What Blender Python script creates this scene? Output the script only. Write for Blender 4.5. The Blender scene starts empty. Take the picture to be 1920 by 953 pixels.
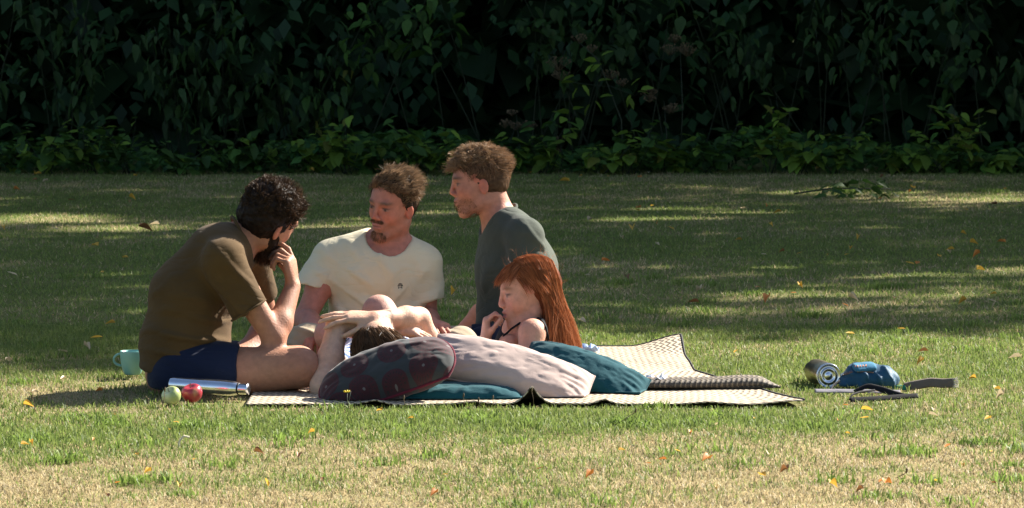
import bpy, math, random
import numpy as np
from mathutils import Vector, Matrix

rnd = random.Random(7)
rng = np.random.default_rng(11)
SC = bpy.context.scene
COL = SC.collection

# ------------------------------------------------------------------ camera
FPX, DIST, CAMH = 7800.0, 13.0, 1.3
PITCH = math.atan(491.5 / FPX)
cd = bpy.data.cameras.new('camera')
cam = bpy.data.objects.new('camera', cd)
COL.objects.link(cam)
cam.location = (0, -DIST, CAMH)
cam.rotation_euler = (math.pi / 2 - PITCH, 0, 0)
cd.sensor_width = 36.0
cd.lens = 36.0 * FPX / 1920.0
cd.clip_start = 0.1
cd.clip_end = 2000
cd.dof.use_dof = True
cd.dof.focus_distance = 13.9
cd.dof.aperture_fstop = 20
SC.camera = cam

# ------------------------------------------------------------------ light
SUN_EL, SUN_AZ = math.radians(38), math.radians(52)      # azimuth from +y towards +x
S = np.array([math.sin(SUN_AZ) * math.cos(SUN_EL), math.cos(SUN_AZ) * math.cos(SUN_EL), math.sin(SUN_EL)])
w = bpy.data.worlds.new('World')
SC.world = w
w.use_nodes = True
nt = w.node_tree
nt.nodes.clear()
wo = nt.nodes.new('ShaderNodeOutputWorld')
bg = nt.nodes.new('ShaderNodeBackground')
sk = nt.nodes.new('ShaderNodeTexSky')
sk.sky_type = 'NISHITA'
sk.sun_disc = False
sk.sun_elevation = SUN_EL
sk.sun_rotation = SUN_AZ
sk.air_density = 1.0
sk.dust_density = 1.5
bg.inputs['Strength'].default_value = 0.056
nt.links.new(sk.outputs[0], bg.inputs[0])
nt.links.new(bg.outputs[0], wo.inputs[0])
sl = bpy.data.lights.new('sun', 'SUN')
sl.energy = 5.0
sl.angle = math.radians(0.53)
sl.color = (1.0, 0.94, 0.84)
so = bpy.data.objects.new('sun', sl)
COL.objects.link(so)
so.location = tuple(S * 30)
so.rotation_euler = Vector(S).to_track_quat('Z', 'Y').to_euler()
SC.view_settings.view_transform = 'Standard'
SC.view_settings.look = 'None'
SC.view_settings.gamma = 1.0
SC.view_settings.exposure = 1.74
SC.render.engine = 'CYCLES'
SC.cycles.max_bounces = 6
SC.cycles.transparent_max_bounces = 8
SC.cycles.use_denoising = True

# ------------------------------------------------------------------ helpers
TH = PITCH
FWD = np.array([0, math.cos(TH), -math.sin(TH)])
UPV = np.array([0, math.sin(TH), math.cos(TH)])


def P(px, py, Y):
    """world point seen at photograph pixel (px, py) on the plane y = Y"""
    d = FWD * FPX + np.array([px - 960.0, 0, 0]) + UPV * (476.5 - py)
    t = (Y + DIST) / d[1]
    return np.array([0, -DIST, CAMH]) + d * t


def G(px, py, z=0.0):
    """ground point under a photograph pixel"""
    d = FWD * FPX + np.array([px - 960.0, 0, 0]) + UPV * (476.5 - py)
    t = (z - CAMH) / d[2]
    return np.array([0, -DIST, CAMH]) + d * t


def V(*a):
    return np.array(a, float)


def unit(v):
    v = np.asarray(v, float)
    return v / (np.linalg.norm(v) + 1e-12)


def smooth01(x):
    x = np.clip(x, 0, 1)
    return x * x * (3 - 2 * x)


def _h(ix, iy, iz, seed):
    n = (ix * 374761393 + iy * 668265263 + iz * 2147483647 + seed * 1274126177) & 0xFFFFFFFF
    n = ((n ^ (n >> 13)) * 1274126177) & 0xFFFFFFFF
    n = (n ^ (n >> 16)) & 0xFFFFFFFF
    n = (n * 2246822519) & 0xFFFFFFFF
    n = n ^ (n >> 15)
    return n.astype(np.float64) / 4294967295.0


def vnoise(p, scale=1.0, seed=0):
    """value noise in -1..1 at the rows of p"""
    q = np.asarray(p, float) * scale
    if q.shape[-1] == 2:
        q = np.concatenate([q, np.zeros(q.shape[:-1] + (1,))], -1)
    i = np.floor(q).astype(np.int64)
    f = q - i
    f = f * f * (3 - 2 * f)
    r = 0
    for dx in (0, 1):
        for dy in (0, 1):
            for dz in (0, 1):
                wgt = (f[..., 0] if dx else 1 - f[..., 0]) * (f[..., 1] if dy else 1 - f[..., 1]) * (f[..., 2] if dz else 1 - f[..., 2])
                r = r + wgt * _h(i[..., 0] + dx, i[..., 1] + dy, i[..., 2] + dz, seed)
    return r * 2 - 1


def fbm(p, scale=1.0, seed=0, octv=3):
    r, a, t = 0, 1.0, 0
    for o in range(octv):
        r = r + a * vnoise(p, scale * 2 ** o, seed + o * 17)
        t += a
        a *= 0.5
    return r / t


def tag(o, label=None, cat=None, group=None, kind=None):
    if label: o['label'] = label
    if cat: o['category'] = cat
    if group: o['group'] = group
    if kind: o['kind'] = kind
    return o


def empty(name, loc, label, cat, group=None):
    o = bpy.data.objects.new(name, None)
    COL.objects.link(o)
    o.location = tuple(float(c) for c in loc)
    o.empty_display_size = 0.05
    return tag(o, label, cat, group)


def link(name, me, parent=None, loc=None):
    o = bpy.data.objects.new(name, me)
    COL.objects.link(o)
    if parent is not None:
        o.parent = parent
        if loc is None:
            # mesh coordinates are in the world: undo the parent chain's offset
            off = Vector((0, 0, 0))
            q = parent
            while q is not None:
                off += q.location
                q = q.parent
            o.location = -off
    if loc is not None:
        o.location = tuple(loc)
    return o


def np_mesh(name, verts, faces_list, mat=None, smooth=True, colors=None, uv=None):
    """verts (n,3); faces_list: list of int arrays (m,k)"""
    me = bpy.data.meshes.new(name)
    verts = np.ascontiguousarray(verts, np.float32)
    me.vertices.add(len(verts))
    me.vertices.foreach_set('co', verts.ravel())
    loops = np.concatenate([f.ravel() for f in faces_list]).astype(np.int32)
    starts, tot, off = [], [], 0
    for f in faces_list:
        m, k = f.shape
        starts.append(off + np.arange(m) * k)
        tot.append(np.full(m, k))
        off += m * k
    starts = np.concatenate(starts).astype(np.int32)
    me.loops.add(len(loops))
    me.polygons.add(len(starts))
    me.loops.foreach_set('vertex_index', loops)
    me.polygons.foreach_set('loop_start', starts)
    me.update(calc_edges=True)
    me.polygons.foreach_set('use_smooth', np.full(len(starts), smooth))
    if colors is not None:
        c = np.ones((len(verts), 4), np.float32)
        c[:, :colors.shape[1]] = colors
        a = me.color_attributes.new('Col', 'FLOAT_COLOR', 'POINT')
        a.data.foreach_set('color', c.ravel())
    if uv is not None:
        u = me.uv_layers.new(name='UVMap')
        u.data.foreach_set('uv', np.ascontiguousarray(uv[loops], np.float32).ravel())
    if mat is not None:
        me.materials.append(mat)
    me.validate()
    return me


def grid_faces(nu, nv, base=0, wrap_u=False):
    i = np.arange(nu if wrap_u else nu - 1)
    j = np.arange(nv - 1)
    I, J = np.meshgrid(i, j, indexing='ij')
    I2 = (I + 1) % nu
    return (np.stack([I * nv + J, I2 * nv + J, I2 * nv + J + 1, I * nv + J + 1], -1).reshape(-1, 4) + base)


# ------------------------------------------------------------------ materials
def mat_new(name):
    m = bpy.data.materials.new(name)
    m.use_nodes = True
    t = m.node_tree
    b = t.nodes['Principled BSDF']
    return m, t, b


def setc(sock, c):
    sock.default_value = (c[0], c[1], c[2], 1)


def mat_simple(name, col, rough=0.6, metal=0.0, var=0.15, scale=30, bump=0.0, bscale=80, spec=0.5, sheen=0.0,
               attr=False, subsurf=0.0, coat=0.0, bdist=0.002):
    m, t, b = mat_new(name)
    L = t.links
    tc = t.nodes.new('ShaderNodeTexCoord')
    no = t.nodes.new('ShaderNodeTexNoise')
    no.inputs['Scale'].default_value = scale
    no.inputs['Detail'].default_value = 4
    L.new(tc.outputs['Object'], no.inputs['Vector'])
    mr = t.nodes.new('ShaderNodeMapRange')
    mr.inputs['From Min'].default_value = 0.3
    mr.inputs['From Max'].default_value = 0.7
    mr.inputs['To Min'].default_value = 1 - var
    mr.inputs['To Max'].default_value = 1 + var
    L.new(no.outputs['Fac'], mr.inputs['Value'])
    mx = t.nodes.new('ShaderNodeVectorMath')
    mx.operation = 'SCALE'
    if attr:
        at = t.nodes.new('ShaderNodeAttribute')
        at.attribute_name = 'Col'
        L.new(at.outputs['Color'], mx.inputs[0])
    else:
        mx.inputs[0].default_value = col
    L.new(mr.outputs['Result'], mx.inputs['Scale'])
    L.new(mx.outputs[0], b.inputs['Base Color'])
    b.inputs['Roughness'].default_value = rough
    b.inputs['Metallic'].default_value = metal
    b.inputs['Specular IOR Level'].default_value = spec
    if sheen:
        b.inputs['Sheen Weight'].default_value = sheen
        b.inputs['Sheen Roughness'].default_value = 0.5
    if subsurf:
        b.inputs['Subsurface Weight'].default_value = subsurf
        b.inputs['Subsurface Radius'].default_value = (1.0, 0.3, 0.15)
        b.inputs['Subsurface Scale'].default_value = 0.012
    if coat:
        b.inputs['Coat Weight'].default_value = coat
    if bump:
        n2 = t.nodes.new('ShaderNodeTexNoise')
        n2.inputs['Scale'].default_value = bscale
        n2.inputs['Detail'].default_value = 5
        L.new(tc.outputs['Object'], n2.inputs['Vector'])
        bp = t.nodes.new('ShaderNodeBump')
        bp.inputs['Strength'].default_value = bump
        bp.inputs['Distance'].default_value = bdist
        L.new(n2.outputs['Fac'], bp.inputs['Height'])
        L.new(bp.outputs[0], b.inputs['Normal'])
    return m


def mat_leaf(name, col, trans=0.5, var=0.3, attr=False, rough=0.5, tcol=None):
    """leaf / blade / hair: diffuse-glossy plus light let through"""
    m, t, b = mat_new(name)
    L = t.links
    out = t.nodes['Material Output']
    tr = t.nodes.new('ShaderNodeBsdfTranslucent')
    mx = t.nodes.new('ShaderNodeMixShader')
    mx.inputs[0].default_value = trans
    oi = t.nodes.new('ShaderNodeObjectInfo')
    hs = t.nodes.new('ShaderNodeHueSaturation')
    mr = t.nodes.new('ShaderNodeMapRange')
    mr.inputs['To Min'].default_value = 1 - var
    mr.inputs['To Max'].default_value = 1 + var
    L.new(oi.outputs['Random'], mr.inputs['Value'])
    L.new(mr.outputs['Result'], hs.inputs['Value'])
    if attr:
        at = t.nodes.new('ShaderNodeAttribute')
        at.attribute_name = 'Col'
        L.new(at.outputs['Color'], hs.inputs['Color'])
    else:
        tc = t.nodes.new('ShaderNodeTexCoord')
        no = t.nodes.new('ShaderNodeTexNoise')
        no.inputs['Scale'].default_value = 6
        L.new(tc.outputs['Object'], no.inputs['Vector'])
        rp = t.nodes.new('ShaderNodeMix')
        rp.data_type = 'RGBA'
        rp.inputs[6].default_value = (col[0] * .7, col[1] * .75, col[2] * .8, 1)
        rp.inputs[7].default_value = (col[0] * 1.35, col[1] * 1.25, col[2] * 1.1, 1)
        L.new(no.outputs['Fac'], rp.inputs[0])
        L.new(rp.outputs[2], hs.inputs['Color'])
    L.new(hs.outputs['Color'], b.inputs['Base Color'])
    b.inputs['Roughness'].default_value = rough
    b.inputs['Specular IOR Level'].default_value = .28
    L.new(hs.outputs['Color'], tr.inputs['Color'])
    L.new(b.outputs[0], mx.inputs[1])
    L.new(tr.outputs[0], mx.inputs[2])
    L.new(mx.outputs[0], out.inputs['Surface'])
    return m


# ------------------------------------------------------------------ implicit-surface modeller
def cone(a, b, ra, rb=None, k=0.02, op='u'):
    return dict(t='cone', a=np.asarray(a, float), b=np.asarray(b, float), ra=ra, rb=ra if rb is None else rb, k=k, op=op)


def ec(a, b, lat, la, da, lb, db, k=0.03, op='u', e=None):
    """tapered capsule of elliptic section: lat = wide axis, l* wide radii, d* deep radii"""
    return dict(t='ec', a=np.asarray(a, float), b=np.asarray(b, float), lat=unit(lat), la=la, da=da, lb=lb, db=db, k=k, op=op,
                e=e or 0.85 * min(la, da, lb, db))


def ell(c, r, M=None, k=0.02, op='u'):
    return dict(t='ell', c=np.asarray(c, float), r=np.asarray(r, float), M=np.eye(3) if M is None else np.asarray(M, float), k=k, op=op)


def plane(o, n, k=0.0):
    """cuts away everything on the side n points to"""
    return dict(t='plane', o=np.asarray(o, float), n=unit(n), k=k, op='i')


def grown(prims, g):
    r = []
    for p in prims:
        q = dict(p)
        for key in ('ra', 'rb', 'la', 'da', 'lb', 'db', 'e'):
            if key in q: q[key] = q[key] + g
        if q['t'] == 'ell': q['r'] = q['r'] + g
        r.append(q)
    return r


def prim_box(p):
    if p['t'] == 'cone':
        m = max(p['ra'], p['rb'])
        return np.minimum(p['a'], p['b']) - m, np.maximum(p['a'], p['b']) + m
    if p['t'] == 'ec':
        m = max(p['la'], p['da'], p['lb'], p['db'])
        return np.minimum(p['a'], p['b']) - m, np.maximum(p['a'], p['b']) + m
    if p['t'] == 'ell':
        m = max(p['r'])
        return p['c'] - m, p['c'] + m
    return None


def prim_eval(p, Q):
    if p['t'] == 'plane':
        return (Q - p['o']) @ p['n']
    if p['t'] == 'ell':
        L = (Q - p['c']) @ p['M'].T
        k0 = np.sqrt(((L / p['r']) ** 2).sum(-1)) + 1e-9
        k1 = np.sqrt(((L / p['r'] ** 2) ** 2).sum(-1)) + 1e-9
        return k0 * (k0 - 1) / k1
    ab = p['b'] - p['a']
    l2 = float(ab @ ab) + 1e-12
    qa = Q - p['a']
    t0 = (qa @ ab) / l2
    t = np.clip(t0, 0, 1)
    q = qa - t[..., None] * ab
    if p['t'] == 'cone':
        d = np.sqrt((q ** 2).sum(-1)) - (p['ra'] + (p['rb'] - p['ra']) * t)
    else:
        ax = ab / math.sqrt(l2)
        lat = unit(p['lat'] - (p['lat'] @ ax) * ax)
        dep = np.cross(ax, lat)
        rl = p['la'] + (p['lb'] - p['la']) * t
        rd = p['da'] + (p['db'] - p['da']) * t
        ql, qd, qx = q @ lat, q @ dep, q @ ax
        k0 = np.sqrt((ql / rl) ** 2 + (qd / rd) ** 2 + (qx / p['e']) ** 2) + 1e-9
        k1 = np.sqrt((ql / rl ** 2) ** 2 + (qd / rd ** 2) ** 2 + (qx / p['e'] ** 2) ** 2) + 1e-9
        d = k0 * (k0 - 1) / k1
    if 'flat' in p:
        d = np.maximum(d, (Q - p['flat'][0]) @ p['flat'][1])
    return d


def axis_pts(lo, hi, h, fine):
    pts = [lo]
    while pts[-1] < hi:
        x = pts[-1]
        st = h
        for a, b, hf in fine:
            if a - h < x < b:
                st = min(st, hf)
        pts.append(x + st)
    return np.array(pts)


def sdf_mesh(prims, h=0.006, fine=(), relax=1):
    """union/difference of the primitives, meshed by surface nets. Returns verts, quads"""
    los, his = [], []
    for p in prims:
        if p['op'] == 'u':
            b = prim_box(p)
            los.append(b[0]); his.append(b[1])
    lo, hi = np.min(los, 0) - 3 * h, np.max(his, 0) + 3 * h
    ax = []
    for i in range(3):
        ax.append(axis_pts(lo[i], hi[i], h, [(c[i] - r, c[i] + r, hf) for c, r, hf in fine]))
    X, Y, Z = ax
    F = np.full((len(X), len(Y), len(Z)), 0.08, np.float32)
    for p in prims:
        k = p['k']
        if p['t'] == 'plane':
            sl_ = [slice(None)] * 3
        else:
            b = prim_box(p)
            mg = k + 2.5 * h
            sl_ = []
            for i in range(3):
                a0 = max(0, np.searchsorted(ax[i], b[0][i] - mg) - 1)
                a1 = min(len(ax[i]), np.searchsorted(ax[i], b[1][i] + mg) + 1)
                sl_.append(slice(a0, a1))
            if min(s_.stop - s_.start for s_ in sl_) <= 0:
                continue
        g = np.stack(np.meshgrid(X[sl_[0]], Y[sl_[1]], Z[sl_[2]], indexing='ij'), -1)
        d = prim_eval(p, g)
        w_ = F[tuple(sl_)]
        if p['op'] == 'u':
            if k > 0:
                hh = np.maximum(k - np.abs(w_ - d), 0) / k
                r = np.minimum(w_, d) - hh * hh * k * 0.25
            else:
                r = np.minimum(w_, d)
        elif p['op'] == 's':
            if k > 0:
                hh = np.maximum(k - np.abs(-w_ - d), 0) / k
                r = -(np.minimum(-w_, d) - hh * hh * k * 0.25)
            else:
                r = np.maximum(w_, -d)
        else:
            r = np.maximum(w_, d)
        F[tuple(sl_)] = r
    F[0], F[-1], F[:, 0], F[:, -1], F[:, :, 0], F[:, :, -1] = 1, 1, 1, 1, 1, 1
    ins = F < 0
    nx, ny, nz = F.shape
    cnt = np.zeros((nx - 1, ny - 1, nz - 1), np.int8)
    for a in (0, 1):
        for b in (0, 1):
            for c in (0, 1):
                cnt += ins[a:nx - 1 + a, b:ny - 1 + b, c:nz - 1 + c]
    act = (cnt > 0) & (cnt < 8)
    ci = np.argwhere(act)
    idx = np.full(act.shape, -1, np.int64)
    idx[act] = np.arange(len(ci))
    acc = np.zeros((len(ci), 3))
    num = np.zeros(len(ci))
    corners = [(a, b, c) for a in (0, 1) for b in (0, 1) for c in (0, 1)]
    vals = {c: F[ci[:, 0] + c[0], ci[:, 1] + c[1], ci[:, 2] + c[2]] for c in corners}
    for c in corners:
        for d_ in range(3):
            if c[d_] == 0:
                c2 = list(c); c2[d_] = 1; c2 = tuple(c2)
                v0, v1 = vals[c], vals[c2]
                m = (v0 < 0) != (v1 < 0)
                t = np.zeros(len(ci)); t[m] = v0[m] / (v0[m] - v1[m])
                pos = np.tile(np.array(c, float), (len(ci), 1))
                pos[:, d_] += t
                acc[m] += pos[m]
                num[m] += 1
    loc = acc / np.maximum(num, 1)[:, None]
    vs = np.zeros((len(ci), 3))
    for d_ in range(3):
        A = ax[d_]
        vs[:, d_] = A[ci[:, d_]] + loc[:, d_] * (A[ci[:, d_] + 1] - A[ci[:, d_]])
    quads = []
    for d_ in range(3):
        u_, v_ = [(1, 2), (2, 0), (0, 1)][d_]
        s0 = [slice(None)] * 3; s1 = [slice(None)] * 3
        s0[d_] = slice(0, -1); s1[d_] = slice(1, None)
        i0, i1 = ins[tuple(s0)], ins[tuple(s1)]
        e = np.argwhere(i0 != i1)
        e = e[(e[:, u_] > 0) & (e[:, v_] > 0)]
        flip = i0[e[:, 0], e[:, 1], e[:, 2]]

        def cell(du, dv):
            q = e.copy(); q[:, u_] -= du; q[:, v_] -= dv
            return idx[q[:, 0], q[:, 1], q[:, 2]]
        q = np.stack([cell(1, 1), cell(0, 1), cell(0, 0), cell(1, 0)], -1)
        q[~flip] = q[~flip][:, ::-1]
        quads.append(q)
    quads = np.concatenate(quads)
    for _ in range(relax):
        vs = lap(vs, quads, 0.5)
    return vs, quads


def lap(v, quads, f):
    e = np.concatenate([quads[:, [0, 1]], quads[:, [1, 2]], quads[:, [2, 3]], quads[:, [3, 0]]])
    n = len(v)
    deg = np.bincount(e[:, 0], minlength=n) + np.bincount(e[:, 1], minlength=n)
    s = np.stack([np.bincount(e[:, 0], v[e[:, 1], i], n) + np.bincount(e[:, 1], v[e[:, 0], i], n) for i in range(3)], -1)
    return v + f * (s / np.maximum(deg, 1)[:, None] - v)


def vnormals(v, quads):
    a = v[quads[:, 2]] - v[quads[:, 0]]
    b = v[quads[:, 3]] - v[quads[:, 1]]
    fn = np.cross(a, b)
    n = np.zeros_like(v)
    for c in range(4):
        for i in range(3):
            n[:, i] += np.bincount(quads[:, c], fn[:, i], len(v))
    return n / (np.linalg.norm(n, axis=1)[:, None] + 1e-12)


def tube(path, rad, n=8, cap=True, squash=None, side=None):
    """swept tube: returns verts, [quads, ngons-as-tris]"""
    path = np.asarray(path, float)
    m = len(path)
    rad = np.broadcast_to(np.asarray(rad, float), (m,)) if np.ndim(rad) < 2 else rad
    T = np.gradient(path, axis=0)
    T /= np.linalg.norm(T, axis=1)[:, None] + 1e-12
    ref = np.array(side, float) if side is not None else np.array([0.13, 0.21, 0.97])
    vs = []
    a = np.linspace(0, 2 * np.pi, n, endpoint=False)
    for i in range(m):
        s_ = unit(ref - (ref @ T[i]) * T[i]) if side is not None else unit(np.cross(T[i], ref))
        u_ = np.cross(T[i], s_)
        k1, k2 = (1, 1) if squash is None else squash
        vs.append(path[i] + rad[i] * (np.cos(a)[:, None] * s_ * k1 + np.sin(a)[:, None] * u_ * k2))
    v = np.concatenate(vs)
    I, J = np.meshgrid(np.arange(m - 1), np.arange(n), indexing='ij')
    q = np.stack([I * n + J, I * n + (J + 1) % n, (I + 1) * n + (J + 1) % n, (I + 1) * n + J], -1).reshape(-1, 4)
    fs = [q]
    if cap:
        b = len(v)
        v = np.concatenate([v, path[:1], path[-1:]])
        j = np.arange(n)
        t0 = np.stack([np.full(n, b), (j + 1) % n, j], -1)
        t1 = np.stack([np.full(n, b + 1), (m - 1) * n + j, (m - 1) * n + (j + 1) % n], -1)
        fs.append(np.concatenate([t0, t1]))
    return v, fs


def join(parts):
    """join several (verts, [faces..]) into one"""
    vs, fs, off = [], {}, 0
    for v, fl in parts:
        for f in fl:
            fs.setdefault(f.shape[1], []).append(f + off)
        vs.append(v)
        off += len(v)
    return np.concatenate(vs), [np.concatenate(x) for x in fs.values()]
# ================================================================== SETTING
def dryness(x, y):
    """0 = green, 1 = straw"""
    p = np.stack([x, y], -1)
    big = fbm(p, 0.75, 3, 3)
    mid = fbm(p, 3.0, 31, 3)
    fine = vnoise(p, 14.0, 57)
    base = 0.34 + 0.30 * smooth01((-.5 - y) / .7) + .10 * smooth01((-1.2 - y) / .8)
    base = base - .16 * smooth01((y - 1.0) / 2) + 0.13 * smooth01((y - 9) / 6)
    # greener pools seen in the near lawn
    for gx, gy, rx, ry in ((-1.55, -1.35, .5, .55), (-1.35, -.75, .5, .25), (.35, -.35, .7, .2), (-.2, -.45, 1.2, .22), (1.6, -.9, .35, .25)):
        base = base - 0.5 * np.exp(-((x - gx) / rx) ** 2 - ((y - gy) / ry) ** 2)
    return np.clip(base + 0.42 * big + 0.34 * mid + 0.22 * fine, 0, 1)


def ground_z(x, y):
    p = np.stack([x, y], -1)
    return 0.006 * fbm(p, 2.2, 90, 2) - 0.004


GREEN = np.array([0.098, 0.155, 0.034])
GREEN2 = np.array([0.215, 0.270, 0.070])
STRAW = np.array([0.43, 0.345, 0.195])
SOIL = np.array([0.095, 0.068, 0.036])

gx = np.concatenate([[-600, -200, -60, -20, -9], np.arange(-7, 7.01, .13), [9, 20, 60, 200, 600]])
gy = np.concatenate([[-400, -100, -30, -12, -6], np.arange(-4, 18.01, .12), [20, 26, 40, 80, 200, 600]])
GX, GY = np.meshgrid(gx, gy, indexing='ij')
gz = ground_z(GX, GY)
far = (np.abs(GX) > 7) | (GY > 18) | (GY < -4)
gz[far] = -0.006
dr = dryness(GX, GY)[..., None]
gc = (SOIL * .55 + (GREEN * 0.75 + 0.25 * GREEN2) * .45) * (1 - dr) + (STRAW * .62 + SOIL * .38) * dr
gc = gc * np.array([.95, 1.0, .85])
gc[far] = GREEN * .62 + STRAW * .14
mg = mat_simple('lawn soil', (1, 1, 1), rough=0.95, var=0.35, scale=160, bump=0.8, bscale=220, attr=True, spec=0.1, bdist=0.01)
me = np_mesh('ground', np.stack([GX, GY, gz], -1).reshape(-1, 3), [grid_faces(len(gx), len(gy))], mg, colors=gc.reshape(-1, 3))
tag(link('ground', me), 'lawn ground of mixed green and straw patches', None, None, 'structure')


def blades(x, y, hgt, wid, lean, col, name, mat, zoff=0.0, simple=False):
    n = len(x)
    z = ground_z(x, y) - 0.002 + zoff
    az = rng.uniform(0, 2 * np.pi, n)
    laz = rng.uniform(0, 2 * np.pi, n)
    wd = np.stack([np.cos(az), np.sin(az), np.zeros(n)], -1) * (wid * .5)[:, None]
    ld = np.stack([np.cos(laz), np.sin(laz), np.zeros(n)], -1)
    b = np.stack([x, y, z], -1)
    up = np.array([0, 0, 1.0])
    m = b + ld * (hgt * lean * .35)[:, None] + up * (hgt * .6)[:, None]
    t = b + ld * (hgt * lean * 1.0)[:, None] + up * (hgt * (1.0 - .35 * lean))[:, None]
    v = np.stack([b - wd, b + wd, m + wd * .8, m - wd * .8, t], 1).reshape(-1, 3)
    o = np.arange(n)[:, None] * 5
    if simple:
        v = np.stack([b - wd, b + wd, t], 1).reshape(-1, 3)
        c = np.repeat(col, 3, 0)
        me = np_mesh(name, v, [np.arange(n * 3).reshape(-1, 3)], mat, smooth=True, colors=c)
        return link(name, me)
    q = o + np.array([[0, 1, 2, 3]])
    tr = o + np.array([[3, 2, 4]])
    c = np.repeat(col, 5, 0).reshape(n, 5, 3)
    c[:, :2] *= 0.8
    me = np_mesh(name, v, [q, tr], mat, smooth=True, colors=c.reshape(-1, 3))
    return link(name, me)


def bcol(x, y):
    n = len(x)
    d = dryness(x, y) + rng.normal(0, .2, n)
    isdry = d > rng.uniform(.28, .72, n)
    g = GREEN + (GREEN2 - GREEN) * rng.uniform(0, 1.3, n)[:, None]
    s = STRAW * rng.uniform(.6, 1.35, n)[:, None] + np.array([0.02, .0, -.005]) * rng.uniform(-1, 1, n)[:, None]
    return np.where(isdry[:, None], s, g), isdry


m_grass = mat_leaf('grass blades', (1, 1, 1), trans=0.45, var=0.0, attr=True, rough=0.55)
n1 = 250000
y = rng.uniform(-2.75, 3.2, n1); x = rng.uniform(-1, 1, n1) * (0.128 * (DIST + y) + .12)
e_ = slice(0, 34000)      # a thinner cover either side of the picnic
x[e_] = np.sign(x[e_]) * (0.128 * (DIST + y[e_]) + rng.uniform(.0, 1.6, 34000))
under = (x > -.86) & (x < np.interp(y, [0, .45, .6, 1.1, 2.1], [.93, .88, .72, .63, .61])) & (y > -.004) & (y < 2.04)
x, y = x[~under], y[~under]
n1 = len(x)
c, dry = bcol(x, y)
hg = np.where(dry, rng.uniform(.008, .023, n1), rng.uniform(.012, .032, n1)) * (1 + .35 * vnoise(np.stack([x, y], -1), 5, 8))
tag(blades(x, y, hg, rng.uniform(.0019, .0037, n1), np.where(dry, rng.uniform(.4, 1.8, n1), rng.uniform(.1, 1.0, n1)), c, 'near_grass', m_grass),
    'short mown grass, green mixed with straw, around the picnic mat', 'grass', None, 'stuff')
n2 = 215000
y = 3.1 + (17.4 - 3.1) * rng.uniform(0, 1, n2) ** 1.0; x = rng.uniform(-1, 1, n2) * (0.128 * (DIST + y) + .15)
e_ = slice(0, 50000)
x[e_] = np.sign(x[e_]) * (0.128 * (DIST + y[e_]) + rng.uniform(.0, 3.0, 50000))
c, dry = bcol(x, y)
tag(blades(x, y, rng.uniform(.012, .030, n2), rng.uniform(.005, .0095, n2), rng.uniform(.1, 1.1, n2), c, 'far_grass', m_grass, simple=True),
    'shaded lawn grass between the group and the hedge', 'grass', None, 'stuff')
# taller fresh tufts
tx, ty = [], []
for k in range(150):
    yy = rng.uniform(-2.6, 6) if k < 150 else rng.uniform(3, 16)
    xx = rng.uniform(-1, 1) * 0.125 * (DIST + yy)
    if k < 18: xx, yy = rng.uniform(-1.6, 2.0), rng.uniform(-.75, -.06)
    n = rng.integers(25, 70)
    tx.append(rng.normal(xx, .035, n)); ty.append(rng.normal(yy, .03, n))
for (px, py) in ((1700, 850), (1180, 800), (1660, 540), (1520, 595), (1860, 360), (1600, 360), (240, 905), (60, 825), (110, 865), (1830, 830), (330, 800), (160, 790)):
    g_ = G(px, py)
    for q in range(3):
        tx.append(rng.normal(g_[0] + rng.normal(0, .05), .03, 60)); ty.append(rng.normal(g_[1] + rng.normal(0, .05), .03, 60))
x, y = np.concatenate(tx), np.concatenate(ty)
keep = ~((x > -.95) & (x < .9) & (y > -.02) & (y < 2.1))
x, y = x[keep], y[keep]
n = len(x)
col = (GREEN2 * np.array([.85, .98, .8]))[None] * rng.uniform(.6, 1.3, n)[:, None]
tag(blades(x, y, rng.uniform(.02, .045, n), rng.uniform(.0035, .006, n), rng.uniform(.1, 1.0, n), col, 'grass_tufts', m_grass),
    'taller fresh green grass tufts', 'grass', None, 'stuff')

# ------------------------------------------------------------------ fallen leaves
def leaf_shape(L=1.0, W=0.5, fold=0.12, droop=0.25, seed=0, teeth=0.0, nseg=6):
    """a pointed leaf, stalk at the origin, tip along +x, 4 rows, folded along its midrib"""
    t = np.linspace(0, 1, nseg + 1)
    prof = np.sin(np.pi * t ** 0.72) ** 0.85 * (1 - .25 * t)
    prof[0] = 0.03; prof[-1] = 0.01
    if teeth:
        prof = prof * (1 + teeth * (np.arange(nseg + 1) % 2 * 2 - 1))
    x = t * L
    z = -droop * L * t ** 1.8
    r = np.random.default_rng(seed)
    v = []
    for i in range(nseg + 1):
        wv = prof[i] * W * L * .5
        j = r.normal(0, .012 * L, 3)
        v += [[x[i], wv, z[i] + fold * wv * 2 + j[0]], [x[i], 0, z[i]], [x[i], -wv, z[i] + fold * wv * 2 + j[1]]]
    v = np.array(v)
    f = []
    for i in range(nseg):
        a = i * 3
        f += [[a, a + 1, a + 4, a + 3], [a + 1, a + 2, a + 5, a + 4]]
    return v, [np.array(f)]


fl_mats = [('yellow', mat_leaf('fallen leaf yellow', (.62, .38, .06), .35, .25)),
           ('brown', mat_leaf('fallen leaf brown', (.26, .12, .05), .2, .3)),
           ('pale dry', mat_leaf('fallen leaf pale', (.55, .45, .30), .25, .2)),
           ('orange', mat_leaf('fallen leaf orange', (.58, .22, .05), .3, .2))]
fl_mesh = {}
for nm, m_ in fl_mats:
    for s_ in range(3):
        v, f = leaf_shape(1, .62 + .12 * s_, .22 + .2 * s_, -.15 + .25 * s_, seed=s_ + 5, nseg=5)
        v[:, 0] -= .5
        v[:, 2] -= v[:, 2].min()
        fl_mesh[nm, s_] = np_mesh('fallen_leaf', v, f, m_)


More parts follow.
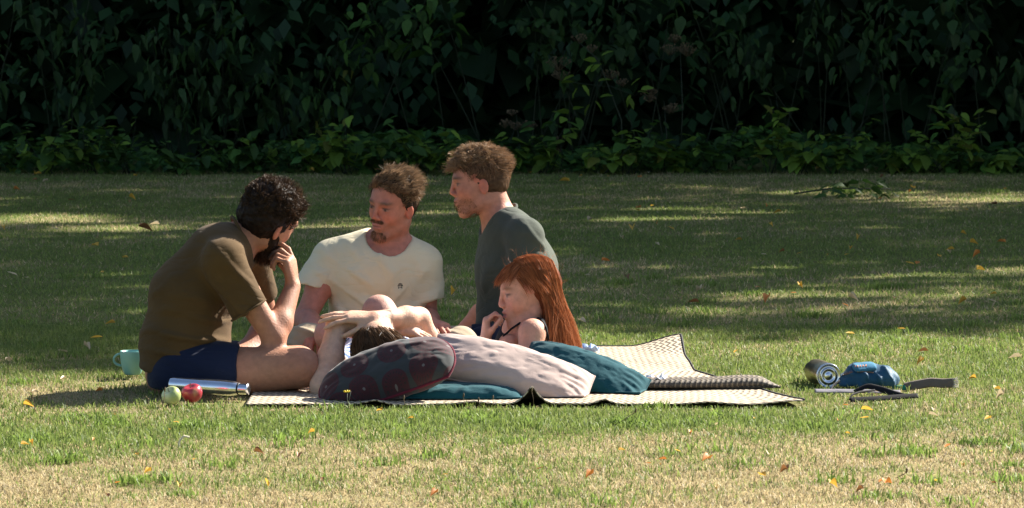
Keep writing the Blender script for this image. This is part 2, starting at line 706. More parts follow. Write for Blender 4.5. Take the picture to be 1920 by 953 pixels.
def fallen(px, py, kind, size, desc=None):
    g_ = G(px, py)
    o = bpy.data.objects.new('fallen_leaf', fl_mesh[kind, rnd.randrange(3)])
    COL.objects.link(o)
    o.location = (g_[0], g_[1], 0.016)
    o.rotation_euler = (rnd.uniform(-.25, .25), rnd.uniform(-.25, .25), rnd.uniform(0, 6.28))
    size *= .8 if py < 780 else .62
    o.scale = (size, size * rnd.uniform(.5, 1.1), size)
    zone = ('on the shaded lawn' if py < 560 else 'on the sunny grass' if py < 780 else 'in the dry foreground grass') + ' ' + \
        ('at the far left' if px < 260 else 'left of centre' if px < 800 else 'near the middle' if px < 1150 else 'right of centre' if px < 1520 else 'at the far right')
    if py < 380: zone = zone.replace('on the shaded lawn', 'on the lawn close to the hedge')
    tag(o, desc or {'yellow': 'small yellow leaf fallen ', 'brown': 'small curled brown leaf ', 'pale dry': 'small pale dry leaf ', 'orange': 'small orange brown leaf '}[kind] + zone or {'yellow': 'small yellow autumn leaf fallen on the lawn', 'brown': 'small curled brown leaf fallen on the lawn',
                    'pale dry': 'small pale dry leaf fallen on the lawn', 'orange': 'small orange brown leaf fallen on the lawn'}[kind],
        'leaf', 'fallen leaves scattered on the lawn' if desc is None else None)
    return o


for px, py, kd, sz, ds in (
        (1166, 855, 'yellow', .035, None), (1270, 856, 'yellow', .03, 'yellow leaf on the straw grass just left of an orange one'),
        (1242, 873, 'orange', .04, 'orange leaf on dry grass below the front right of the mat'),
        (1323, 877, 'orange', .05, 'upright orange leaf standing in the dry grass below the mat'),
        (1442, 867, 'pale dry', .045, 'pale curled leaf on the dry grass below the right mat corner'),
        (1655, 913, 'orange', .05, 'rusty orange leaf near the bottom right of the lawn'),
        (813, 943, 'orange', .045, 'orange leaf at the very bottom edge of the lawn'),
        (1106, 908, 'orange', .05, 'broad orange leaf in the foreground straw grass below the middle'),
        (583, 824, 'yellow', .035, 'yellow leaf on the grass just below the front mat edge'),
        (318, 817, 'yellow', .035, 'bright yellow leaf on the grass below the apples'),
        (176, 836, 'orange', .035, 'orange tan leaf on the dry grass at far left'),
        (215, 788, 'orange', .04, 'brown orange leaf below the left man\'s shadow'),
        (272, 436, 'brown', .11, 'large brown curled leaf in the shade left of the brown shirted man'),
        (290, 427, 'pale dry', .07, 'pale leaf lying against a large brown leaf in the shade'),
        (181, 642, 'yellow', .06, 'yellow leaf above the mug'), (118, 668, 'pale dry', .05, 'pale leaf on the grass left of the mug'),
        (118, 720, 'pale dry', .04, 'pale leaf on the grass below left of the mug'),
        (207, 615, 'yellow', .05, None), (178, 467, 'yellow', .06, None), (192, 518, 'yellow', .055, None),
        (1058, 345, 'yellow', .1, 'yellow leaf on the far shaded lawn right of the grey shirted man'),
        (1106, 418, 'pale dry', .08, 'pale leaf in a sunny streak right of the grey shirted man'),
        (1394, 397, 'pale dry', .09, 'white pale leaf catching light on the far lawn'),
        (1706, 377, 'pale dry', .07, 'pale leaf beside the fallen green twig'),
        (1440, 573, 'orange', .06, 'orange leaf in shade above the mats'), (1092, 611, 'pale dry', .05, 'pale leaf just right of the red haired woman'),
        (1300, 575, 'brown', .06, None), (1381, 668, 'yellow', .045, 'round yellow leaf on the sunny grass right of the mat corner'),
        (1594, 634, 'yellow', .045, 'yellow leaf on the sunny grass above the bag'), (1725, 692, 'yellow', .045, 'yellow leaf right of the blue bag'),
        (1903, 680, 'pale dry', .06, 'long pale leaf at the right edge of the sunny grass'), (1730, 668, 'brown', .05, 'brown leaf on the sunny grass above right of the bag'),
        (1690, 625, 'yellow', .04, None), (1805, 577, 'yellow', .05, None), (849, 560, 'yellow', .06, 'yellow leaf between the cream and grey shirted men'),
        (1640, 742, 'yellow', .03, 'yellow leaf among the black straps of the bag'), (1585, 770, 'orange', .035, None), (1415, 795, 'yellow', .035, None),
        (1125, 738, 'pale dry', .03, None), (1750, 789, 'pale dry', .05, 'pale leaf on the grass below the grey webbing strap'),
        (1875, 757, 'pale dry', .045, 'pale leaf on the sunny grass far right')):
    if ds is None or True:
        fallen(px, py, kd, sz, ds)
for k in range(290):
    py = 322 + (950 - 322) * rnd.random() ** 1.35
    px = rnd.uniform(5, 1915)
    if 205 < px < 1520 and 560 < py < 775: continue
    if 260 < px < 1080 and 330 < py < 770: continue
    if k > 200 and py > 600: continue
    if 1500 < px < 1810 and 670 < py < 770: continue
    kd = rnd.choices(['yellow', 'brown', 'pale dry', 'orange'], [4, 2.5, 3, 1.5])[0]
    fallen(px, py, kd, rnd.uniform(.025, .05) * (1.0 if py > 600 else 1.25))

# ------------------------------------------------------------------ vegetation at the back
def rotm(yaw, pitch, roll):
    return (Matrix.Rotation(yaw, 3, 'Z') @ Matrix.Rotation(pitch, 3, 'Y') @ Matrix.Rotation(roll, 3, 'X'))


LM = {}
for nm, c_, tr_ in (('deep', (.028, .064, .014), .3), ('mid', (.055, .125, .022), .35), ('fresh', (.165, .27, .038), .45),
                    ('yellowish', (.17, .19, .035), .4), ('bluish', (.034, .074, .022), .3)):
    LM[nm] = mat_leaf('leaf ' + nm, c_, tr_, .35, rough=.6)
LEAFM = {}
for nm in LM:
    for sh, (W, fo, dp, te) in dict(ovate=(.72, .10, .2, 0), pointed=(.46, .15, .3, .08), narrow=(.3, .2, .35, .1)).items():
        v, f = leaf_shape(1, W, fo, dp, seed=3, teeth=te, nseg=7 if te else 5)
        LEAFM[nm, sh] = np_mesh('leaf', v, f, LM[nm])
m_stem = mat_simple('plant stem', (.016, .024, .010), .7, var=.3)
m_bark = mat_simple('tree bark', (.05, .038, .027), .9, var=.4, scale=9, bump=1, bscale=14, bdist=.03)


def add_leaf(parent, world, yaw, pitch, roll, size, kind, shape):
    o = bpy.data.objects.new('leaf', LEAFM[kind, shape])
    COL.objects.link(o)
    o.parent = parent
    o.location = Vector(world) - parent.location
    o.rotation_euler = rotm(yaw, pitch, roll).to_euler()
    o.scale = (size, size * rnd.uniform(.85, 1.1), size)
    return o


def stem_plant(base, tips, nleaf, size, kinds, shape, label, cat, name, droop=.7, group=None, spread=.0, rad=.006, minh=.2):
    root = empty(name, base, label, cat, group)
    parts = []
    for tp in tips:
        b = np.array(base) + np.array([rnd.uniform(-.05, .05) + (rnd.uniform(-.5, .5) if tp[2] > .8 else 0), rnd.uniform(-.05, .05), 0])
        tp = np.array(tp)
        ts = np.linspace(0, 1, 8)[:, None]
        mid = (b + tp) / 2 + np.array([rnd.uniform(-.06, .06), rnd.uniform(-.06, .02), .08 * np.linalg.norm(tp - b)])
        path = (1 - ts) ** 2 * b + 2 * ts * (1 - ts) * mid + ts ** 2 * tp
        parts.append(tube(path, np.linspace(rad, rad * .35, 8), 5))
        for k in range(nleaf):
            t = minh + (1 - minh) * (k + rnd.random()) / nleaf
            i = min(6, int(t * 7)); f = t * 7 - i
            p = path[i] * (1 - f) + path[i + 1] * f
            p = p + np.array([rnd.uniform(-spread, spread), rnd.uniform(-spread, spread * .3), rnd.uniform(-spread, spread) * .5])
            yaw = -math.pi / 2 + rnd.uniform(-1.9, 1.9)
            pt = droop + rnd.uniform(-.75, .5)
            sz = size * rnd.uniform(.45, 1.25) * (1 - .35 * t)
            add_leaf(root, p, yaw, pt, rnd.uniform(-.5, .5), sz, rnd.choices(list(kinds), list(kinds.values()))[0], shape)
    v, f = join(parts)
    link('stem', np_mesh('stem', v, f, m_stem), root)
    return root


HY = 16.95
# low leafy plants along the foot of the hedge (photograph x, height in m, colour mix)
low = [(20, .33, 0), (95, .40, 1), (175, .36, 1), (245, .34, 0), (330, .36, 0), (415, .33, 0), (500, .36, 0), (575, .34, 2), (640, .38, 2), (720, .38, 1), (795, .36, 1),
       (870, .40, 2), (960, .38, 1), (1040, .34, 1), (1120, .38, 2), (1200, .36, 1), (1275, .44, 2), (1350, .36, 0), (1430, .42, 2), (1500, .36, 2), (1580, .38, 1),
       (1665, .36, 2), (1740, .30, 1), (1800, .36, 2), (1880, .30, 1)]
mixes = [dict(mid=4, deep=3, fresh=1), dict(mid=4, fresh=3, deep=1), dict(fresh=6, mid=2, yellowish=1)]  # last mix: brighter leaf colours painted in for the lightly lit clusters
ordn = ['first', 'second', 'third', 'fourth', 'fifth', 'sixth', 'seventh', 'eighth', 'ninth', 'tenth', 'eleventh', 'twelfth', 'thirteenth', 'fourteenth', 'fifteenth',
        'sixteenth', 'seventeenth', 'eighteenth', 'nineteenth', 'twentieth', 'twenty-first', 'twenty-second', 'twenty-third', 'twenty-fourth', 'twenty-fifth']
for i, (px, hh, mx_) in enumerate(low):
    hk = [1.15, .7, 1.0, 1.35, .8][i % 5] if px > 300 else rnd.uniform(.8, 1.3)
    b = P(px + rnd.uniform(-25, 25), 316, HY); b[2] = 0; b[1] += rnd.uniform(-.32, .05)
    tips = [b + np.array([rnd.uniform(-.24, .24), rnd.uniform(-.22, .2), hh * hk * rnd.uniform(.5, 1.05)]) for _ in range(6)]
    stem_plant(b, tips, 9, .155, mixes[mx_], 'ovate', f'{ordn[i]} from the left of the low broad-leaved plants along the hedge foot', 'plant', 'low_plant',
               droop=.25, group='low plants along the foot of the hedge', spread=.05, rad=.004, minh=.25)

# tall plants whose leaves hang in front of the dark hollow: (px of the tip, py of the tip, lean, colour, shape, label)
tall = [(60, 20, 'bluish', 'pointed', 'tall nettle like plant with drooping serrated leaves at the far left of the hedge'),
        (160, 35, 'deep', 'pointed', 'tall drooping leaved plant second from the left edge of the hedge'),
        (285, 40, 'bluish', 'pointed', 'tall nettle like plant with a seed spike, above left of the brown shirted man'),
        (350, 95, 'bluish', 'narrow', 'narrow leaved plant leaning right above the brown shirted man'),
        (440, 15, 'deep', 'pointed', 'tall drooping plant directly above the brown shirted man\'s head'),
        (525, 95, 'deep', 'pointed', 'mid height drooping plant between the first two men'),
        (630, 105, 'yellowish', 'pointed', 'drooping plant with yellowing lower leaves above the cream shirted man'),
        (700, 20, 'mid', 'ovate', 'climber with broad heart shaped leaves above the cream shirted man'),
        (770, 10, 'mid', 'ovate', 'broad leaved climber hanging left of the grey shirted man\'s head'),
        (1000, 5, 'deep', 'ovate', 'broad leaved climber hanging above the grey shirted man'),
        (1095, 0, 'deep', 'ovate', 'climber hanging at the top behind the thin light green sapling'),
        (1190, 0, 'bluish', 'ovate', 'broad leaved climber just right of the light green sapling'),
        (1290, 10, 'deep', 'ovate', 'dark broad leaved climber at the top right of centre'),
        (1400, 40, 'bluish', 'pointed', 'pointed leaved spray reaching forward right of centre'),
        (1540, 0, 'deep', 'pointed', 'dark hanging spray at the top right of the hedge'),
        (1640, 5, 'deep', 'pointed', 'dark pointed leaved spray at the far upper right'),
        (1780, 30, 'deep', 'ovate', 'dim broad leaved climber near the upper right corner'),
        (1880, 120, 'deep', 'pointed', 'dim drooping plant at the right edge of the hedge')]
for i, (px, py, kd, sh, lab) in enumerate(tall):
    Yt = HY + .45 + rnd.uniform(-.1, .25)
    tp = P(px, py, Yt)
    hang = sh == 'ovate' or px > 1450
    b = P(px + rnd.uniform(-40, 40), 300, Yt + .5); b[2] = 0
    kinds = {kd: 5, 'deep': 2}
    if kd == 'yellowish': kinds = {'bluish': 6, 'mid': 2, 'yellowish': 1.5}
    low_end = .36 if px < 660 else .60
    tips = [tp + np.array([rnd.uniform(-.16, .16), rnd.uniform(-.15, .1), rnd.uniform(-.25, .3)]) for _ in range(4)]
    stem_plant(b, tips, 17 if px < 660 else 15, .17 if sh != 'ovate' else .16, kinds, sh, lab, 'plant', 'climber' if hang else 'nettle_plant',
               droop=.95 if sh != 'ovate' else .85, spread=.15, minh=low_end, group='tall leafy plants along the front of the hedge')

# the thin light green sapling and its dry seed heads
b = P(1168, 240, HY - .1); b[2] = 0
root = empty('sapling', b, 'thin sapling with light green leaves and dry seed heads leaning left against the dark hollow', 'sapling')
path = np.array([b, P(1165, 225, HY - .1), P(1140, 160, HY - .12), P(1120, 110, HY - .12), P(1086, 80, HY - .1)])
prt = [tube(path, [.006, .005, .004, .0035, .002], 5)]
for a_, b_ in (((1140, 160), (1190, 180)), ((1140, 163), (1066, 154)), ((1128, 125), (1110, 100)), ((1190, 180), (1200, 172))):
    prt.append(tube(np.array([P(*a_, HY - .11), P(*b_, HY - .13)]), [.003, .002], 4))
v, f = join(prt)
link('stem', np_mesh('stem', v, f, m_stem), root)
for (px, py, an) in ((1076, 142, 200), (1083, 165, 250), (1098, 140, 80), (1092, 160, 300), (1075, 155, 170), (1108, 135, 60), (1122, 152, 20), (1106, 196, 250),
                     (1116, 190, 300), (1126, 182, 20), (1118, 115, 160), (1128, 105, 40), (1195, 172, 0), (1183, 178, 260), (1184, 160, 60), (1178, 184, 290), (1202, 168, 20)):
    add_leaf(root, P(px, py, HY - .13), 0 if math.cos(math.radians(an)) > 0 else math.pi, -math.radians(an if an < 91 else 180 - an if an < 270 else an - 360) * .8,
             rnd.uniform(-.9, -.3) + math.pi / 2 * .6, .095, 'fresh', 'ovate')
m_seed = mat_simple('dry seed heads', (.10, .068, .034), .9, var=.4)


def umbel(px, py, Y, R, parent=None):
    c = P(px, py, Y)
    pr = []
    for k in range(26):
        a = rnd.uniform(0, 6.28); r_ = R * math.sqrt(rnd.random())
        tip = c + np.array([r_ * math.cos(a), r_ * math.sin(a) * .6, R * .45 - .5 * r_ * r_ / R + rnd.uniform(-.01, .01)])
        pr.append(tube(np.array([c - np.array([0, 0, R * .6]), tip]), [.0012, .0009], 3))
        pr.append(tube(np.array([tip - np.array([0, 0, .005]), tip + np.array([0, 0, .001]), tip + np.array([0, 0, .006])]), [.003, .006, .003], 5))
    v, f = join(pr)
    link('seed_head', np_mesh('seed_head', v, f, m_seed), parent)


for (px, py, R) in ((1085, 72, .07), (1048, 118, .10), (1052, 140, .08), (1145, 140, .07), (1168, 155, .05), (1110, 92, .05)):
    umbel(px, py, HY - .05, R, root)
# dried umbels growing in the low belt
for (px, py, lab) in ((968, 215, 'dried seed head plant above the low plants behind the grey shirted man'), (1275, 85, 'brown seed head plant before the upper climber'),
                      (1245, 190, 'reddish dry seed plant left of the bright pointed leaves'), (1050, 265, 'dry brown seed plant low in the belt right of the grey shirted man')):
    b = P(px, py, HY + .1); b0 = b.copy(); b0[2] = 0
    root = empty('seed_plant', b0, lab, 'plant')
    v, f = tube(np.array([b0, (b0 + b) / 2 + [.02, 0, 0], b]), [.005, .004, .002], 5)
    link('stem', np_mesh('stem', v, f, m_stem), root)
    for q in range(4):
        umbel(px + rnd.uniform(-28, 28), py + rnd.uniform(-16, 22), HY + .05, rnd.uniform(.04, .08), root)

# yellowish bright upright shoots in the belt
for px, py, lab in ((1275, 400 / 2 + 30, 'bright yellow green shoot with pointed leaves in the belt right of centre'),):
    pass


def leaf_cloud(name, pts, yaw, pitch, size, cols, mat, shape=(1, .5)):
    """many small four-cornered leaves"""
    n = len(pts)
    cy, sy, cp, sp = np.cos(yaw), np.sin(yaw), np.cos(pitch), np.sin(pitch)
    d = np.stack([cy * cp, sy * cp, -sp], -1)
    s_ = np.stack([-sy, cy, np.zeros(n)], -1)
    nn = np.cross(d, s_)
    roll = rng.uniform(-.7, .7, n)[:, None]
    s_ = s_ * np.cos(roll) + nn * np.sin(roll)
    sz = size[:, None]
    v = np.stack([pts, pts + d * sz * .4 + s_ * sz * shape[1] * .5, pts + d * sz, pts + d * sz * .4 - s_ * sz * shape[1] * .5], 1).reshape(-1, 3)
    q = np.arange(n * 4).reshape(-1, 4)
    return np_mesh(name, v, [q], mat, smooth=False, colors=np.repeat(cols, 4, 0))


m_cloud = mat_leaf('hedge foliage', (1, 1, 1), trans=.3, var=0, attr=True, rough=.5)
# body of the hedge: a thick overgrown wall with a hollow under it
root = empty('hedge', (0, 18.6, 0), 'tall dark overgrown hedge closing off the back of the lawn', 'hedge')
n = 26000
hx = rng.uniform(-9, 9, n); hz = rng.uniform(.0, 5.5, n) ; hy = 17.75 + rng.uniform(0, 1, n) ** 1.5 * 2.2
cl = fbm(np.stack([hx, hz, hy], -1), 1.6, 61, 3)
keep = (cl > .10) | (rng.uniform(0, 1, n) < .12)
# the hollow: foliage set back between the belt and the hanging leaves
hol = (hz > .3) & (hz < .95 + .35 * vnoise(np.stack([hx, hz * 0], -1), .8, 5)) & (hx > -.9)
hy = np.where(hol, hy + .9, hy)
hx, hy, hz = hx[keep], hy[keep], hz[keep]
n = len(hx)
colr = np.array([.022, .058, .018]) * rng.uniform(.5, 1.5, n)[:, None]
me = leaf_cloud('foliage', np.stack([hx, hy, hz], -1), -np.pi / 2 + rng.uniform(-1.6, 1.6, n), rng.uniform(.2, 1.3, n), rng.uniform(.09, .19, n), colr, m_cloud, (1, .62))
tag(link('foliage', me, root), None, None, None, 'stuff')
prt = []
for k in range(16):
    b = np.array([-9 + 18 * (k + rnd.random()) / 16, 20.8 + rnd.uniform(0, .8), -.05])
    t = b + np.array([rnd.uniform(-1.8, 1.8), rnd.uniform(-.6, .4), rnd.uniform(3, 5)])
    m = (b + t) / 2 + np.array([rnd.uniform(-.2, .2), rnd.uniform(-.2, .2), 0])
    prt.append(tube(np.array([b, (b + m) / 2 + [.03, .02, 0], m, (m + t) / 2, t]), [.03, .024, .018, .013, .006], 6))
v, f = join(prt)
tag(link('branches', np_mesh('branches', v, f, m_bark), root), None, None, None, 'stuff')
# dark leaf wall further in, so that almost no daylight comes through
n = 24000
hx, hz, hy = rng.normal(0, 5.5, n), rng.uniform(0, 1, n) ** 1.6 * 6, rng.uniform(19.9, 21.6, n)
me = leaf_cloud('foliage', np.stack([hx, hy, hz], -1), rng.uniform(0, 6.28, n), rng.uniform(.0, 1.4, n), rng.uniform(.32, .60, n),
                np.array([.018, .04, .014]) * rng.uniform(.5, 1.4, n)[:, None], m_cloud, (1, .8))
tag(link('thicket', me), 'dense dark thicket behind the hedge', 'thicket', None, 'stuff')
# small leaves filling the low belt
n = 6800
hx = rng.uniform(-6.2, 6.2, n); hy = HY - .12 + rng.uniform(0, 1, n) * 1.1
top = .19 + .15 * vnoise(np.stack([hx, hy], -1), 1.7, 9)
hz = rng.uniform(0, 1, n) ** .7 * top * (0.55 + .45 * smooth01((hy - HY + .25) / .35))
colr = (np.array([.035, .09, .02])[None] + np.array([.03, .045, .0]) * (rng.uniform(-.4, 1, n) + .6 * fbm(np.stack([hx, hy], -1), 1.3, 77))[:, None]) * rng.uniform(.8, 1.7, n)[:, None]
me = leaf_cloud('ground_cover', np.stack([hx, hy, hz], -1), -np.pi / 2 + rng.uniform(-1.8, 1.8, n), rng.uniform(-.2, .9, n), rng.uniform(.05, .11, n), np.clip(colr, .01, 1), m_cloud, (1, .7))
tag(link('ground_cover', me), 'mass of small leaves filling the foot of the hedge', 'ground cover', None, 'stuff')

# fallen green twig on the far lawn
g_ = G(1600, 368)
root = empty('fallen_twig', (g_[0], g_[1], 0), 'fallen leafy green twig lying on the far lawn at right', 'twig')
v, f = tube(np.array([G(1490, 372) + [0, 0, .03], G(1560, 368) + [0, 0, .05], G(1670, 366) + [0, 0, .04]]), [.006, .005, .003], 5)
link('stem', np_mesh('stem', v, f, m_stem), root)
for k in range(34):
    add_leaf(root, G(rnd.uniform(1550, 1680), rnd.uniform(362, 374)) + [0, 0, rnd.uniform(.02, .09)], rnd.uniform(0, 6.28), rnd.uniform(-.5, .6), rnd.uniform(-1, 1), .10,
             rnd.choice(['mid', 'deep']), 'pointed')

# ------------------------------------------------------------------ trees that shade the lawn (they stand out of the picture)
def shade_edge(x):
    """y beyond which the lawn lies in tree shade"""
    return np.interp(x, [-3, -1.9, -1.2, -.6, .3, 1.2, 2.1, 4], [.6, .75, 1.45, 2.1, 2.35, 2.75, 3.2, 3.9])


dap = []
for (px, py, rx, ry) in ((55, 408, .55, .45), (230, 430, .45, .25), (600, 426, .5, .3), (1170, 412, .55, .3), (1560, 360, .7, .4), (1800, 374, .75, .35), (1230, 392, .4, .2),
                         (1480, 585, .45, .22), (1600, 555, .7, .2), (1150, 628, .5, .2), (1850, 530, .5, .12), (1000, 470, .2, .2), (300, 580, .15, .12), (150, 620, .2, .1),
                         (1050, 640, .5, .25), (1250, 655, .5, .3)):
    g_ = G(px, py)
    dap.append((g_[0], g_[1], rx, ry))


def lit(gx_, gy_):
    p = np.stack([gx_, gy_], -1)
    e = shade_edge(gx_) + .35 * vnoise(p, 1.7, 12) + .15 * vnoise(p, 5, 13)
    L = gy_ < e
    L &= gy_ > -14
    for (a, b, rx, ry) in dap:
        L |= (((gx_ - a) / rx) ** 2 + ((gy_ - b) / ry) ** 2 + .5 * vnoise(p, 4, 14)) < 1
    # small sun flecks
    L |= vnoise(p, 2.3, 15) > .93
    return L


m_crown = mat_leaf('tree leaves', (1, 1, 1), trans=.35, var=0, attr=True, rough=.5)
trees = [((11.5, 13.8), 9.5, (5.2, 4.8, 3.8), 'broad tree to the right of the view shading the lawn'),
         ((16, 17.5), 14, (6.5, 5.5, 5.5), 'tall tree far right behind the lawn'),
         ((6.5, 22.0), 10.5, (5.5, 4.8, 5.0), 'tree behind the hedge right of centre'),
         ((-3.5, 23.5), 10, (5.5, 4.0, 5.2), 'tree behind the hedge left of centre'),
         ((13.5, 24.5), 11, (6.0, 5.0, 5.0), 'tree behind the hedge towards the right'),
         ((19.5, 27.5), 17, (7.0, 6.0, 6.5), 'tallest tree behind the hedge at far right'),
         ((5.6, 12.4), 7.0, (3.2, 3.4, 2.6), 'smaller tree right of the view between lawn and hedge'),
         ((-11, 21), 10, (4.5, 4.5, 4.5), 'tree behind the hedge at far left')]
for (tx_, ty_), hc, rr, lab in trees:
    root = empty('tree', (tx_, ty_, 0), lab, 'tree')
    n = int(1500 * rr[0] * rr[1] / 10)
    u = rng.normal(size=(n, 3)); u /= np.linalg.norm(u, axis=1)[:, None]
    r_ = rng.uniform(.25, 1, n) ** .5
    pts = np.array([tx_, ty_, hc]) + u * r_[:, None] * np.array(rr)
    pts += .35 * np.stack([vnoise(pts, 1.1, s_) for s_ in (1, 2, 3)], -1)
    tt = pts[:, 2] / S[2]
    gxx, gyy = pts[:, 0] - S[0] * tt, pts[:, 1] - S[1] * tt
    k_ = ~lit(gxx, gyy)  # unseen crowns trimmed to let sun onto the chosen lit patches
    pts = pts[k_]
    n = len(pts)
    me = leaf_cloud('crown', pts, rng.uniform(0, 6.28, n), rng.uniform(-.3, 1.1, n), rng.uniform(.22, .42, n),
                    np.array([.05, .10, .02]) * rng.uniform(.6, 1.4, n)[:, None], m_crown, (1, .75))
    link('crown', me, root)
    b = np.array([tx_, ty_, -.1])
    parts = [tube(np.array([b, b + [.1, 0, hc * .35], b + [.0, .15, hc * .7], b + [.1, .1, hc + rr[2] * .6]]), [.32, .24, .17, .04], 10)]
    for q in range(9):
        a = q * 2.4 + rnd.random(); z0 = hc * rnd.uniform(.55, .95)
        p0 = b + [.05, .08, z0]
        p1 = p0 + np.array([math.cos(a) * rr[0] * .75, math.sin(a) * rr[1] * .75, rr[2] * rnd.uniform(.0, .5)])
        parts.append(tube(np.array([p0, (p0 + p1) / 2 + [0, 0, .3], p1]), [.11, .07, .02], 6))
    v, f = join(parts)
    link('trunk', np_mesh('trunk', v, f, m_bark), root)
# ================================================================== PEOPLE
SKINC = {}


def skin_mat(name):
    m = mat_simple(name, (1, 1, 1), rough=.6, var=.12, scale=55, bump=.6, bscale=170, attr=True, subsurf=.12, spec=.4, bdist=.0025)
    return m


def cloth_mat(name, col, var=.12, rough=.9, sheen=.25, bscale=420, bump=.5, attr=False, crease=.45):
    sheen *= .25
    m = mat_simple(name, col, rough=rough, var=var, scale=7, bump=bump, bscale=bscale, spec=.2, sheen=sheen, attr=attr, bdist=.0015)
    t = m.node_tree
    L = t.links
    tc = t.nodes.new('ShaderNodeTexCoord')
    mp = t.nodes.new('ShaderNodeMapping'); mp.inputs['Rotation'].default_value = (.4, .9, .3); mp.inputs['Scale'].default_value = (1, 1, 2.4)
    L.new(tc.outputs['Object'], mp.inputs[0])
    no = t.nodes.new('ShaderNodeTexNoise'); no.inputs['Scale'].default_value = 5.5; no.inputs['Detail'].default_value = 2.5; no.inputs['Distortion'].default_value = .9
    L.new(mp.outputs[0], no.inputs['Vector'])
    a = t.nodes.new('ShaderNodeMath'); a.operation = 'SUBTRACT'; a.inputs[1].default_value = .5; L.new(no.outputs['Fac'], a.inputs[0])
    b = t.nodes.new('ShaderNodeMath'); b.operation = 'ABSOLUTE'; L.new(a.outputs[0], b.inputs[0])
    c = t.nodes.new('ShaderNodeMath'); c.operation = 'POWER'; c.inputs[1].default_value = .6; L.new(b.outputs[0], c.inputs[0])
    bp = t.nodes.new('ShaderNodeBump'); bp.inputs['Strength'].default_value = crease; bp.inputs['Distance'].default_value = .016
    L.new(c.outputs[0], bp.inputs['Height'])
    old = [n for n in t.nodes if n.type == 'BUMP' and n != bp]
    pb = t.nodes['Principled BSDF']
    if old:
        L.new(bp.outputs[0], old[0].inputs['Normal'])
    else:
        L.new(bp.outputs[0], pb.inputs['Normal'])
    return m


